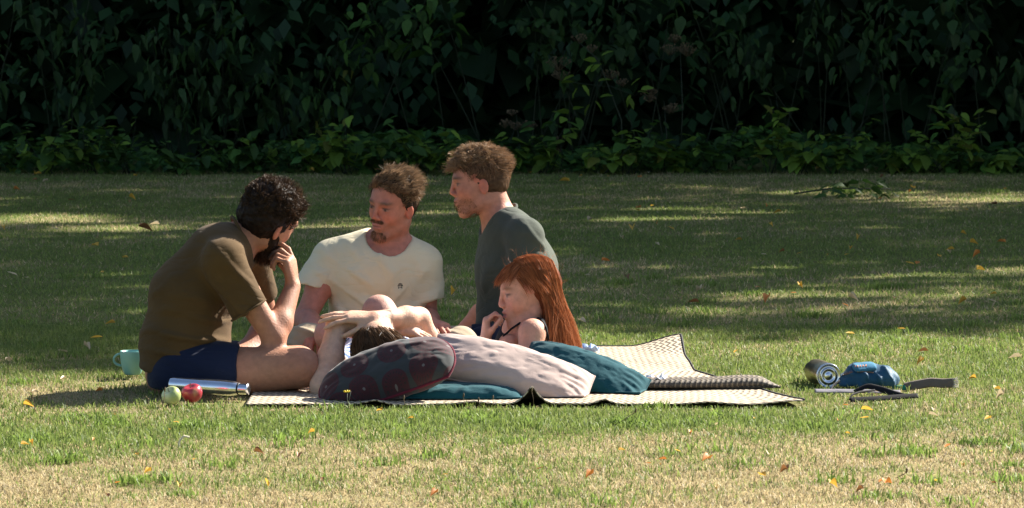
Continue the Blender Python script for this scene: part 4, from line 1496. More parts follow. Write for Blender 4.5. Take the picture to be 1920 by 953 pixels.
# ------------------------------------------------------------------ 3: man in the grey T-shirt (right, in profile)
SK_C = (.47, .21, .14)
mC = skin_mat('skin fair')
YC = 1.78
shL, shR = P(985, 444, YC - .19), P(950, 428, YC + .20)
elL, wrL = P(996, 585, YC - .22), P(925, 648, YC - .30)
elR, wrR = P(925, 570, YC + .30), P(850, 640, YC + .20)
hpL, hpR = P(966, 655, YC - .10), P(966, 652, YC + .12)
knL, anL = P(815, 645, YC - .13), P(940, 664, YC + .10)
knR, anR = P(800, 645, YC + .42), P(880, 664, YC - .05)
lat = shR - shL
nbC = P(936, 412, YC)
HC = Head(P(900, 347, YC - .02), (-.98, -.12, -.08), (-.08, .02, .99), .98, wd=.96)
torsoC = [ec(P(972, 655, YC), P(972, 590, YC), lat, .165, .128, .155, .122, .05),
          ec(P(972, 590, YC), P(968, 500, YC), lat, .155, .122, .172, .128, .06),
          ec(P(968, 510, YC), P(956, 446, YC), lat, .172, .125, .158, .100, .06),
          cone(shL, P(950, 418, YC - .06), .052, .050, .05), cone(shR, P(938, 415, YC + .06), .052, .050, .05)]
bC = torsoC + [cone(nbC, HC.w(-.030, 0, -.040), .062, .060, .03)] + arm(shL, elL, wrL) + arm(shR, elR, wrR) + leg(hpL, knL, anL) + leg(hpR, knR, anR) + \
    foot(anL, anL + V(.10, -.1, -.02), .9) + foot(anR, anR + V(.05, -.16, -.02), .9) + HC.prims()
bC += hand(wrL, V(-.5, -.1, -.3), V(0, 0, -1), V(0, -1, 0), curl=(20, 25, 15)) + hand(wrR, V(-.5, -.2, -.2), V(0, 0, -1), V(0, -1, 0), curl=(20, 25, 15))
pC = empty('person', (0, 1.75, 0), 'man in a dark grey T-shirt sitting upright in profile behind the red haired woman', 'person', 'friends picnicking on the mats')
body(bC, mC, pC, SK_C, h=.0078, fine=[(HC.c, .125, .0031)],
     painters=[lambda v, c: HC.paint(v, c, SK_C, lips=(.45, .19, .15), stub=.30, stubc=(.24, .12, .07), brow=(.07, .04, .022))])
greyc = cloth_mat('dark grey green cotton', (.060, .070, .054), sheen=.35)
hC_ = shL + (elL - shL) * .66
gcl = grown(torsoC, .008) + [ec(P(972, 672, YC), P(972, 600, YC), lat, .172, .135, .165, .130, .05), sleeve(shL, hC_, .067, .062), 
                             sleeve(shR, shR + (elR - shR) * .6, .066, .060), cone(nbC - V(.005, 0, .02), HC.w(-.03, 0, -.045), .064, .080, .012, 's'),
                             plane(P(972, 668, YC), V(0, 0, -1))]
garment('shirt', gcl, greyc, pC, h=.0065, amp=.003, fold=[
    (V(1, 0, .5), 12, .005, P(1005, 450, YC - .2), .10, 3), (V(1, 0, -.3), 10, .004, P(925, 520, YC - .1), .13, 24), (V(.2, 0, 1), 12, .005, P(940, 640, YC - .1), .12, 25),
    (V(1, .2, .15), 11, .006, P(985, 520, YC - .2), .12, 27)])
ring(nbC + V(.006, 0, .012), unit(HC.w(-.03, 0, -.05) - nbC + V(-.02, 0, 0)), (0, 1, 0), .078, .068, .0052, 'collar', greyc, pC)
sC = [ec(P(972, 660, YC), P(972, 638, YC), lat, .185, .14, .175, .135, .04), cone(hpL, P(885, 650, YC - .13), .100, .080, .04), cone(hpR, P(880, 650, YC + .26), .100, .085, .04),
      plane(V(0, 0, .012), V(0, 0, -1))]
for q_, c_ in ((1, P(884, 650, YC - .12)), (2, P(884, 650, YC + .24))): sC[q_]['flat'] = (c_, unit(V(-1, 0, 0)))
garment('shorts', sC, navy, pC, h=.007, amp=.002)
sb_ = ((.10, .055, .030), (.33, .20, .115))
mask = lambda f, l, u: ((u > .070 - .2 * np.abs(l)) | ((f < .050) & (u > .022)) | ((f < -.040) & (u > -.050))) & ~((np.abs(f + .004) < .026) & (u < .036) & (np.abs(l) > .05))
ptsC = [cap_part(HC, [HC.E((-.010, 0, .053), (.100, .079, .091), .02), HC.E((-.032, 0, -.002), (.072, .071, .055), .03), plane(HC.w(.072, 0, .064), HC.f * .8 - HC.u * .5),
                      plane(HC.w(0, 0, -.044), -HC.u)], (.10, .056, .032), .003)]
ptsC.append(strands(HC, 4200, mask, lambda f, l, u: np.stack([-.25 - 2.0 * (f < -.05), l * 3, -.75 + 9 * np.clip(u - .06, 0, 1)], -1), lambda f, l, u: .010 + .026 * smooth01((u - .03) / .06), seg=5, width=.0019,
                    cols=sb_, curl=.25, curlf=60, lift=.55, clumps=240, jit=.25, seed=23, cen=(-.010, 0, .048), rad=(.102, .081, .090)))
ptsC.append(strands(HC, 2600, lambda f, l, u: (u > .085) | ((f > .045) & (u > .066)), lambda f, l, u: np.stack([1.1 + 0 * f, l * 3, .15 + 0 * u], -1), lambda f, l, u: .018 + .030 * smooth01((f + .01) / .06), seg=8, width=.0021,
                    cols=((.13, .075, .040), (.40, .26, .15)), curl=1.0, curlf=105, grav=.35, lift=.8, clumps=150, jit=.35, seed=24, cen=(-.010, 0, .050), rad=(.104, .082, .096)))
hair_object(ptsC, m_hair, pC)
hair_object([strands(HC, 1100, lambda f, l, u: (f > .0) & (u < -.045 + .5 * np.clip(.05 - f, 0, .05)), lambda f, l, u: np.stack([.5 + 0 * f, l * 4, -1 + 0 * u], -1), lambda f, l, u: .007 + 0 * u, seg=2,
                     width=.0014, cols=((.12, .06, .03), (.24, .13, .07)), lift=.5, clumps=60, jit=.3, seed=25, cen=(.038, 0, -.058), rad=(.060, .056, .053), stay=False)], m_hair, pC, 'beard')

# ------------------------------------------------------------------ 4: red haired woman
SK_D = (.54, .275, .19)
mD = skin_mat('skin rosy')
YD = .82
shL, shR = P(998, 624, .68), P(968, 632, .95)
elL, wrL = P(985, 722, .62), P(925, 735, .66)
elR, wrR = P(906, 712, .80), P(910, 640, .775)
hpL, hpR = V(.10, 1.28, .09), V(.06, 1.36, .09)
knL, anL = V(-.05, 1.58, .075), V(.12, 1.72, .06)
knR, anR = V(-.10, 1.46, .075), V(.05, 1.80, .05)
nbD = P(993, 614, .83)
HD = Head(P(993, 554, .80), (-.955, -.24, -.09), (-.09, .02, .98), .98, True, wd=.95)
lat = shL - shR
torsoD = [ec(V(.09, 1.32, .095), V(.08, 1.15, .10), V(.8, .2, .5), .110, .088, .100, .080, .05), ec(V(.08, 1.15, .10), P(990, 650, .86), V(.6, -.5, .5), .105, .082, .120, .085, .06),
          ec(P(990, 655, .86), P(988, 636, .82), lat, .130, .082, .118, .066, .05), cone(shL, P(992, 622, .79), .042, .042, .04), cone(shR, P(985, 625, .86), .042, .042, .04)]
bD = torsoD + [cone(nbD, HD.w(-.025, 0, -.045), .050, .044, .03)] + arm(shL, elL, wrL, .86, up=(.049, .042)) + arm(shR, elR, wrR, .84) + \
    leg(hpL, knL, anL, .95, th=(.085, .055)) + leg(hpR, knR, anR, .95, th=(.085, .055)) + HD.prims(mouth=.0015, noear=True)
bD += [ell(P(953, 646, .74), (.034, .036, .036), None, .02)]
bD += hand(wrR, V(.04, -.01, .6), V(.9, .05, .35), V(.3, -1, .1), per=[(42, 62, 40), (52, 70, 40), (60, 72, 40), (66, 72, 40)], spread=.03, sc=.80, tdir=V(.55, -.40, .75), tcurl=(5, 5))
bD += hand(wrL, V(-.5, .1, 0), V(0, 0, -1), V(0, 1, 0), curl=(10, 15, 10), sc=.88)
bD += foot(anL, anL + V(.12, .12, 0), .85) + foot(anR, anR + V(.16, .03, 0), .85)
pD = empty('person', (.08, 1.0, 0), 'woman with long red hair in a black tank top propped up, fingers at her mouth', 'person', 'friends picnicking on the mats')
body(bD, mD, pD, SK_D, h=.0074, fine=[(HD.c, .115, .0031), (P(927, 595, .77), .06, .0030)],
     painters=[lambda v, c: HD.paint(v, c, SK_D, lips=(.52, .17, .15), brow=(.26, .12, .06))])
black = cloth_mat('black jersey', (.012, .012, .014), sheen=.1)
tk = grown(torsoD[:3], .006)
tk += [cone(shL, shL + V(0, -.1, .05), .054, .06, .01, 's'), cone(nbD + V(-.03, 0, .01), nbD + V(-.10, 0, .10), .06, .08, .01, 's'), cone(P(952, 643, .72), P(940, 640, .62), .036, .05, .006, 's')]
garment('tank_top', tk, black, pD, h=.006, amp=.002)
st = []
stp = np.array([P(1004, 597, .80), P(1016, 600, .72), P(1024, 616, .68), P(1027, 640, .70), P(1022, 668, .76)])
v, f = tube(stp + V(0.0, -.012, .004), .008, 8, squash=(1.0, .45))
st.append((v, f))
stp = np.array([P(998, 600, .80), P(978, 604, .76), P(958, 618, .745), P(946, 630, .74), P(935, 650, .76)])
v, f = tube(stp + V(0, -.012, .002), .007, 8, squash=(1.0, .5))
st.append((v, f))
for sgm in st:
    link('strap', np_mesh('strap', sgm[0], sgm[1], black), pD)
lg = grown(torsoD[:1] + leg(hpL, knL, anL, .95, th=(.085, .055)) + leg(hpR, knR, anR, .95, th=(.085, .055)), .006)
garment('leggings', lg, navy, pD, h=.008)
rd = ((.10, .026, .010), (.62, .23, .095))
ptsD = [cap_part(HD, [HD.E((-.018, 0, .042), (.097, .077, .083), .02), HD.E((-.045, 0, -.02), (.052, .062, .068), .04),
                      ec(HD.w(-.045, .0, -.05), P(1048, 668, .80), V(.1, 1, 0), .058, .030, .045, .014, .04), plane(HD.w(.065, 0, .060), HD.f), cone(HD.w(.13, 0, -.03), HD.w(.035, 0, -.045), .060, .078, .01, 's')],
                 (.15, .040, .016), .003, 60)]
mask = lambda f, l, u: (u > .0 + .4 * (f + .02)) & (f < .062) | ((f < -.02) & (u > -.05))


def combD(f, l, u):
    # hair falls back over the ear and down the back
    return np.stack([-.55 - 1.2 * np.clip(.05 - f, 0, .1), l * 1.5, -1.15 + 5 * np.clip(u - .08, 0, 1)], -1)


def longhair(H, n, seed, tip, cols, width=.0018):
    """strands that run over the skull from the parting and on down to a sheet of tips"""
    r = np.random.default_rng(seed)
    a = r.uniform(-1.0, 1.0, n)                       # side
    b = r.uniform(0, 1, n)
    th = np.pi * (.5 - .50 * (r.uniform(-.55, 1.0, n)))
    # start on the crown line, leave at the back/side of the skull
    f0 = .045 - .135 * b
    l0 = .004 * r.normal(size=n)
    p0 = np.stack([f0, l0, np.zeros(n)], -1)
    cen, rad = np.array([-.012, 0, .044]), np.array([.106, .086, .091]) * (1 + .05 * r.random((n, 1)))
    k = np.clip((p0[:, 0] - cen[0]) / rad[:, 0], -.97, .97)
    sgn = np.where(r.random(n) < .60, 1, -1)
    pts = []
    for t in np.linspace(0, 1, 6):
        ang = t * np.pi * .58
        fx = k * (1 - .35 * t) - .33 * t ** 1.5
        rr = np.sqrt(np.clip(1 - np.clip(fx, -.98, .98) ** 2, .03, 1))
        pts.append(cen + np.stack([fx, sgn * np.sin(ang) * rr, np.cos(ang) * rr], -1) * rad)
    W = [H.c + H.sc * ((p * np.array([1, H.wd, 1])) @ H.M) for p in pts]
    last = W[-1]
    d0 = W[-1] - W[-2]
    T = tip(r, n, sgn, k)
    L = np.linalg.norm(T - last, axis=1)[:, None]
    d0 = d0 / np.linalg.norm(d0, axis=1)[:, None]
    c1 = last + d0 * L * .35
    c2 = T + (last - T) * .35 + V(0.012, 0, .03)
    for t in np.linspace(.12, 1, 9):
        W.append((1 - t) ** 3 * last + 3 * (1 - t) ** 2 * t * c1 + 3 * (1 - t) * t * t * c2 + t ** 3 * T)
    W = np.stack(W, 1)
    ck = r.integers(0, 90, n)
    wav = r.uniform(0, 6.28, 90)[ck]
    s_ = np.linspace(0, 1, W.shape[1])[None]
    W[:, :, 0] += .003 * np.sin(wav[:, None] + 9 * s_) * s_
    W[:, :, 1] += .005 * np.cos(wav[:, None] * 2 + 7 * s_) * s_
    cs = r.uniform(0, 1, 90)[ck]
    return ribbons(W, width * r.uniform(.6, 1.5, n), cols, r, ck_shade=cs)


def tipD(r, n, sgn, k):
    q = r.uniform(0, 1, n)
    a, b = P(1014, 668, .76), P(1092, 668, .86)
    T = a + (b - a) * q[:, None]
    T[:, 2] += r.normal(0, .016, n) + .02 * (q - .5)
    T[:, 1] += r.normal(0, .035, n) - .05 * (sgn < 0) * 0 + np.where(sgn > 0, -.03, .05)
    return T


ptsD.append(longhair(HD, 5200, 31, tipD, rd))
# fringe
ptsD.append(strands(HD, 1500, lambda f, l, u: (f > .030) & (u > .078) & (np.abs(l) < .06), lambda f, l, u: np.stack([1.0 + 0 * f, l * 9, -.9 + 0 * u], -1), lambda f, l, u: .056 + 0 * u, seg=7, width=.0019,
                    cols=rd, lift=.35, grav=.7, clumps=70, jit=.12, seed=33, cen=(-.012, 0, .044), rad=(.104, .084, .089)))
ptsD.append(strands(HD, 1400, lambda f, l, u: (f > -.02) & (f < .055) & (u > .060), lambda f, l, u: np.stack([-.75 + 0 * f, l * 4, -.85 + 0 * u], -1), lambda f, l, u: .075 + 0 * u, seg=8, width=.0019,
                    cols=rd, lift=.25, grav=.6, clumps=60, jit=.10, seed=34, cen=(-.012, 0, .044), rad=(.104, .084, .089)))
# stray hairs
ptsD.append(strands(HD, 90, mask, lambda f, l, u: np.stack([-.2 + 0 * f, l * 4, .6 + 0 * u], -1), lambda f, l, u: .05 + 0 * u, seg=7, width=.0009, cols=rd, curl=.6, curlf=60, lift=1., clumps=80, jit=.5, seed=35,
                    cen=(-.012, 0, .044), rad=(.104, .084, .089)))
hair_object(ptsD, m_hair, pD)

# ------------------------------------------------------------------ 5: person lying on their back, arms folded over the head
SK_E = (.58, .35, .24)
mE = skin_mat('skin light')
shL, elL, wrL = P(609, 724, .36), P(633, 607, .48), P(735, 620, .56)
shR, elR, wrR = P(838, 706, .66), P(786, 597, .60), P(704, 597, .46)
HE = Head(P(710, 655, .46), (.05, .30, .95), (-.12, -.95, .28), .93, True)
bE = [ec(V(-.425, 1.02, .095), V(-.425, .80, .085), V(1, 0, 0), .15, .095, .125, .08, .05), ec(V(-.425, .80, .085), V(-.42, .62, .09), V(1, 0, 0), .130, .085, .150, .080, .05),
      cone(V(-.42, .60, .085), HE.w(-.02, 0, -.05), .055, .048, .03),
      cone(shL, V(-.50, .60, .07), .045, .05, .04), cone(shR, V(-.34, .62, .07), .045, .05, .04)]
torsoE = bE[:2]
bE += HE.prims() + arm(shL, elL, wrL, .84, up=(.054, .042), fore=(.042, .028)) + arm(shR, elR, wrR, .80, up=(.052, .042), fore=(.044, .030))
knE, hpE, anE = P(711, 585, 1.10), V(-.38, 1.02, .09), V(-.40, 1.20, .05)
knE2 = V(-.62, 1.18, .13); hpE2 = V(-.50, 1.02, .085)
bE += [cone(hpE, knE, .08, .056, .03), cone(knE, anE, .052, .034, .02), cone(hpE2, knE2, .08, .055, .03), cone(knE2, V(-.42, 1.14, .05), .05, .035, .02)]
bE += foot(anE, anE + V(.06, .1, -.02), .8)
bE += hand(wrR, V(-1, -.05, .05), V(-.1, .35, -1), V(0, -.75, -.6), per=[(10, 14, 8), (4, 12, 8), (2, 8, 6), (4, 6, 5)], spread=.13, sc=.98, tdir=V(-.75, -.45, -.50))
bE += hand(wrL, V(1, -.05, -.06), V(0, .1, -1), V(0, 1, .1), curl=(25, 30, 20), spread=.08, sc=.92)
pE = empty('person', (-.43, .8, 0), 'person lying on their back behind the floral cushion with forearms folded over the head', 'person', 'friends picnicking on the mats')


def tintE(v, col):
    k = smooth01((v[:, 1] - .9) / .05)[:, None]
    return col * (1 - k) + np.array([.46, .25, .19]) * k


body(bE, mE, pE, SK_E, h=.0074, fine=[(P(700, 605, .5), .14, .0036)], tint=tintE, painters=[lambda v, c: HE.paint(v, c, SK_E)])
m_str = mat_simple('striped top', (.70, .72, .76), .8, var=.05)
t_ = m_str.node_tree
wv = t_.nodes.new('ShaderNodeTexWave'); wv.inputs['Scale'].default_value = 14; wv.bands_direction = 'Y'
tc_ = t_.nodes.new('ShaderNodeTexCoord'); t_.links.new(tc_.outputs['Object'], wv.inputs['Vector'])
cr = t_.nodes.new('ShaderNodeValToRGB'); cr.color_ramp.elements[0].position = .55; cr.color_ramp.elements[0].color = (.75, .76, .78, 1)
cr.color_ramp.elements[1].position = .62; cr.color_ramp.elements[1].color = (.10, .20, .55, 1)
t_.links.new(wv.outputs[0], cr.inputs[0]); t_.links.new(cr.outputs[0], t_.nodes['Principled BSDF'].inputs['Base Color'])
gE = grown(torsoE, .008) + [cone(V(-.42, .60, .10), HE.w(0, 0, -.06), .06, .07, .01, 's'), sleeve(V(-.51, .60, .07), V(-.58, .55, .08), .058, .06), ]
garment('top', gE, m_str, pE, h=.007, amp=.003)
sE = grown([bE[0], cone(hpE, hpE + (knE - hpE) * .3, .08, .070, .03), cone(hpE2, hpE2 + (knE2 - hpE2) * .5, .08, .066, .03)], .008)
garment('shorts', sE, navy, pE, h=.008, amp=.002)
de = ((.055, .030, .016), (.19, .105, .055))
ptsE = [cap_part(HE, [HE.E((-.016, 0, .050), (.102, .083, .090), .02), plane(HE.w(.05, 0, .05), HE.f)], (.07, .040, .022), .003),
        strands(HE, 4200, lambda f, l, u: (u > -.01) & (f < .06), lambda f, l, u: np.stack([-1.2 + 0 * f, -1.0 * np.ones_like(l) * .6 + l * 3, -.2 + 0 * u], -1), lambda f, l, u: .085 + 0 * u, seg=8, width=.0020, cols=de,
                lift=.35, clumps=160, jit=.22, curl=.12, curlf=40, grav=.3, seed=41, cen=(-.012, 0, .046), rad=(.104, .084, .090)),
        strands(HE, 10, lambda f, l, u: (u > .045) & (np.abs(l) < .045) & (f > -.03) & (f < .055), lambda f, l, u: np.stack([-.5 + 0 * f, l * 5, .6 + 0 * u], -1), lambda f, l, u: .05 + 0 * u, seg=6, width=.0020,  # few pale strands imitate a grey sheen on the crown
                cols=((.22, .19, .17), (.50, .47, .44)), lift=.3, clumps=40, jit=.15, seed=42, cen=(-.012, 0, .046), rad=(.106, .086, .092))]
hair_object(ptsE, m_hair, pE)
# ================================================================== THINGS ON THE LAWN
def node_mix(t, fac, a, b):
    m = t.nodes.new('ShaderNodeMix'); m.data_type = 'RGBA'
    L = t.links
    for s_, x_ in ((0, fac), (6, a), (7, b)):
        if isinstance(x_, (tuple, list)):
            m.inputs[s_].default_value = (*x_, 1)
        elif isinstance(x_, (int, float)):
            m.inputs[s_].default_value = x_
        else:
            L.new(x_, m.inputs[s_])
    return m.outputs[2]


def node_math(t, op, a, b=None, clamp=False):
    m = t.nodes.new('ShaderNodeMath'); m.operation = op; m.use_clamp = clamp
    for i, x_ in enumerate((a, b)):
        if x_ is None: continue
        if isinstance(x_, (int, float)): m.inputs[i].default_value = x_
        else: t.links.new(x_, m.inputs[i])
    return m.outputs[0]


def pillow(name, c, hu, hv, T, mat, parent, bend=0.0, sd=0, wr=.006, nu=84, nv=60, pinch=.06, corner=4.0, sagl=0.0, rnd_=.35):
    hu, hv = np.asarray(hu, float), np.asarray(hv, float)
    nrm = unit(np.cross(hu, hv))
    if nrm[2] < 0: nrm = -nrm
    a = np.sin(np.linspace(-np.pi / 2, np.pi / 2, nu)); b = np.sin(np.linspace(-np.pi / 2, np.pi / 2, nv))
    U, W = np.meshgrid(a, b, indexing='ij')
    prof = (np.clip(1 - np.abs(U) ** corner, 0, 1) * np.clip(1 - np.abs(W) ** corner, 0, 1)) ** .48
    x = U * (1 - pinch * (1 - W ** 2) * np.abs(U) ** 2) * np.sqrt(1 - rnd_ * W ** 2 / 2)
    y = W * (1 - pinch * (1 - U ** 2) * np.abs(W) ** 2) * np.sqrt(1 - rnd_ * U ** 2 / 2)
    base = np.asarray(c, float) + x[..., None] * hu + y[..., None] * hv + (bend * (1 - U ** 2) - sagl * U)[..., None] * nrm
    P3 = np.stack([U * 2, W * 1.6, np.zeros_like(U) + sd], -1)
    edge = np.maximum(np.abs(U), np.abs(W))
    rad = np.sin(18 * np.arctan2(W, U) + 3 * vnoise(P3, 2, sd)) * smooth01((edge - .55) / .4) * (1 - edge ** 8)
    big = fbm(P3, 1.6, sd + 5, 3)
    out = []
    for sg in (1, -1):
        cr_ = 1 - np.abs(vnoise(P3 * [1.0, .45, 1] + .35 * np.stack([big, big, big], -1), 3.2, sd + 9 + sg)) * 3.2
        h = T * .5 * prof * (1 + .10 * big * sg) + wr * .8 * rad * prof ** .3 - wr * .45 * np.clip(cr_, 0, 1) ** 2 * prof
        h = np.where(prof <= 1e-6, 0, h)
        out.append(base + (sg * h)[..., None] * nrm)
    v = np.concatenate([out[0].reshape(-1, 3), out[1].reshape(-1, 3)])
    f0 = grid_faces(nu, nv)
    f1 = grid_faces(nu, nv, nu * nv)[:, ::-1]
    uv = np.concatenate([np.stack([U * np.linalg.norm(hu), W * np.linalg.norm(hv)], -1).reshape(-1, 2)] * 2)
    v[:, 2] = np.maximum(v[:, 2], .014)
    cov = link(name, np_mesh(name, v, [f0, f1], mat, uv=uv), parent)
    rim = np.concatenate([base[:, 0], base[-1, 1:], base[-2::-1, -1], base[0, -2:0:-1], base[:1, 0]])
    rim[:, 2] = np.maximum(rim[:, 2], .016)
    return cov, rim


def pillow_thing(name, label, c, hu, hv, T, mat, pipe_mat, prad=.0035, **k):
    root = empty(name, V(c[0], c[1], 0), label, 'cushion')
    cov, rim = pillow('cover', c, hu, hv, T, mat, root, **k)
    v, f = tube(rim, prad, 6)
    link('seam', np_mesh('seam', v, f, pipe_mat), root)
    return root


m_teal = cloth_mat('teal cotton', (.005, .062, .078), sheen=.25, var=.08, crease=.12)
m_linen = cloth_mat('pale pinkish linen', (.45, .345, .305), sheen=.2, var=.05, crease=.15)
m_floral, t, b_ = mat_new('floral maroon and grey')
uvn = t.nodes.new('ShaderNodeUVMap')
vo = t.nodes.new('ShaderNodeTexVoronoi'); vo.voronoi_dimensions = '2D'; vo.inputs['Scale'].default_value = 9.5; vo.inputs['Randomness'].default_value = .45
t.links.new(uvn.outputs[0], vo.inputs['Vector'])
sc_ = t.nodes.new('ShaderNodeVectorMath'); sc_.operation = 'SCALE'; sc_.inputs['Scale'].default_value = 9.5
t.links.new(uvn.outputs[0], sc_.inputs[0])
sb2 = t.nodes.new('ShaderNodeVectorMath'); sb2.operation = 'SUBTRACT'
ps = t.nodes.new('ShaderNodeVectorMath'); ps.operation = 'SCALE'; ps.inputs['Scale'].default_value = 9.5
t.links.new(vo.outputs['Position'], ps.inputs[0])
t.links.new(sc_.outputs[0], sb2.inputs[0]); t.links.new(ps.outputs[0], sb2.inputs[1])
sx = t.nodes.new('ShaderNodeSeparateXYZ'); t.links.new(sb2.outputs[0], sx.inputs[0])
ang = node_math(t, 'ARCTAN2', sx.outputs[1], sx.outputs[0])
pet = node_math(t, 'SINE', node_math(t, 'MULTIPLY', ang, 22.0))
dist = vo.outputs['Distance']
disc = node_math(t, 'LESS_THAN', dist, .46)
rays = node_math(t, 'MULTIPLY', node_math(t, 'GREATER_THAN', pet, .35), node_math(t, 'GREATER_THAN', node_math(t, 'SINE', node_math(t, 'MULTIPLY', dist, 42.0)), -.1))
rays = node_math(t, 'MULTIPLY', rays, node_math(t, 'GREATER_THAN', dist, .10))
core = node_math(t, 'LESS_THAN', dist, .045)
c1 = node_mix(t, rays, (.040, .004, .009), (.014, .007, .009))
c2 = node_mix(t, disc, (.022, .025, .028), c1)
c3 = node_mix(t, core, c2, (.12, .10, .10))
t.links.new(c3, b_.inputs['Base Color'])
b_.inputs['Roughness'].default_value = .9
b_.inputs['Sheen Weight'].default_value = .2
m_maroon = cloth_mat('maroon edging', (.12, .014, .028))

pillow_thing('cushion', 'maroon and grey floral cushion propping the lying person\'s head', P(726, 706, .16), V(.212, .0, .072), V(-.02, .070, .066), .135, m_floral, m_maroon, prad=.0055, bend=.014, sd=3, pinch=.0, corner=3.0, rnd_=.62, wr=.004)
pillow_thing('cushion', 'flat teal cushion lying under the floral and the pale cushions', P(850, 744, .24), V(.235, .0, .0), V(0, .12, .0), .085, m_teal, m_teal, bend=.004, sd=7)
pillow_thing('cushion', 'long pale pinkish cushion sloping down to the right across the mat', P(957, 705, .30), V(.262, -.05, -.066), V(.02, .075, .062), .115, m_linen, m_linen, bend=.022, sd=12, wr=.0055, corner=3.4, rnd_=.15)
pillow_thing('cushion', 'plump teal cushion behind the pale one at the red haired woman\'s elbow', P(1096, 712, .46), V(.197, -.107, -.054), V(.02, .075, .055), .115, m_teal, m_teal, bend=.022, sd=18, wr=.006, corner=3.0, rnd_=.05)

# ---- woven mats
def weave_mat(name, light, dark, amt, sc=1.0):
    m, t, b = mat_new(name)
    uvn = t.nodes.new('ShaderNodeUVMap')
    sp = t.nodes.new('ShaderNodeSeparateXYZ'); t.links.new(uvn.outputs[0], sp.inputs[0])
    # herringbone rows: the slant of the stripes flips from row to row
    row = node_math(t, 'MULTIPLY', sp.outputs[1], 55.0 * sc)
    tri = node_math(t, 'PINGPONG', row, 1.0)
    ph = node_math(t, 'ADD', node_math(t, 'MULTIPLY', sp.outputs[0], 150.0 * sc), node_math(t, 'MULTIPLY', tri, 1.6))
    s1 = node_math(t, 'SINE', node_math(t, 'MULTIPLY', ph, 3.0))
    no = t.nodes.new('ShaderNodeTexNoise'); no.inputs['Scale'].default_value = 60; no.inputs['Detail'].default_value = 4
    t.links.new(uvn.outputs[0], no.inputs['Vector'])
    n2 = t.nodes.new('ShaderNodeTexNoise'); n2.inputs['Scale'].default_value = 5
    t.links.new(uvn.outputs[0], n2.inputs['Vector'])
    f = node_math(t, 'ADD', s1, node_math(t, 'MULTIPLY', node_math(t, 'SUBTRACT', no.outputs['Fac'], .5), 3.0))
    f = node_math(t, 'ADD', f, node_math(t, 'MULTIPLY', node_math(t, 'SUBTRACT', n2.outputs['Fac'], .5), 2.0))
    g = node_math(t, 'MULTIPLY', node_math(t, 'GREATER_THAN', f, 1.0 - 2 * amt), 1.0)
    c = node_mix(t, g, light, dark)
    t.links.new(c, b.inputs['Base Color'])
    bp = t.nodes.new('ShaderNodeBump'); bp.inputs['Strength'].default_value = .5; bp.inputs['Distance'].default_value = .002
    t.links.new(f, bp.inputs['Height']); t.links.new(bp.outputs[0], b.inputs['Normal'])
    b.inputs['Roughness'].default_value = .75
    return m


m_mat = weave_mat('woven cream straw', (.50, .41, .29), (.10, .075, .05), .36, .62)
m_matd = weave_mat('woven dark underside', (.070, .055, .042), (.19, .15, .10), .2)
m_edge = mat_simple('mat binding', (.035, .030, .028), .8)


def mat_thing(label, X, Y, Z, edge_rows):
    root = empty('picnic_mat', (float(X.mean()), float(Y.mean()), 0), label, 'mat')
    nu, nv = X.shape
    v = np.stack([X, Y, Z], -1).reshape(-1, 3)
    du = np.concatenate([[0], np.cumsum(np.linalg.norm(np.diff(np.stack([X, Y, Z], -1)[:, nv // 2], axis=0), axis=1))])
    dv = np.concatenate([[0], np.cumsum(np.linalg.norm(np.diff(np.stack([X, Y, Z], -1)[nu // 2], axis=0), axis=1))])
    UU, VV = np.meshgrid(du, dv, indexing='ij')
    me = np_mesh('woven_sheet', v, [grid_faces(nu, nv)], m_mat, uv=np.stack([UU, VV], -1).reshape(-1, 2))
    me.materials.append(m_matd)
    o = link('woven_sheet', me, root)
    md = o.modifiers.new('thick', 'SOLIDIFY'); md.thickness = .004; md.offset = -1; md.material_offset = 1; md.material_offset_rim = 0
    for ln in edge_rows:
        vv, ff = tube(ln, .0032, 5)
        link('binding', np_mesh('binding', vv, ff, m_edge), root)
    return root


# front mat
xs = np.linspace(-.835, .917, 180); ys = np.linspace(0, .66, 40)
X, Y = np.meshgrid(xs, ys, indexing='ij')
Y = Y + (.004 * np.sin(X * 9) + .004 * np.sin(X * 23)) * (1 - Y / .66)
X = X + .02 * np.sin(Y * 4) * (X > 0) - .14 * smooth01((X - .6) / .32) * smooth01(Y / .6)
Z = .010 + .002 * vnoise(np.stack([X, Y], -1), 6, 2)
pk = np.clip(1 - np.abs(X - .062) / .075, 0, 1) ** 2.2
Z = Z + .060 * pk * np.exp(-(Y / .09) ** 2)
for cx, w_, h_ in ((.29, .05, .016), (-.43, .07, .014), (.62, .12, .008), (-.12, .08, .008)):
    Z = Z + h_ * np.clip(1 - np.abs(X - cx) / w_, 0, 1) ** 1.3 * np.exp(-(Y / .08) ** 2)
Z = Z + .010 * smooth01((X - .75) / .15) * np.exp(-(Y / .12) ** 2)
mat_thing('woven cream picnic mat at the front, its near edge buckled into a small peak', X, Y, Z,
          [np.stack([X, Y, Z + .001], -1)[-1]])
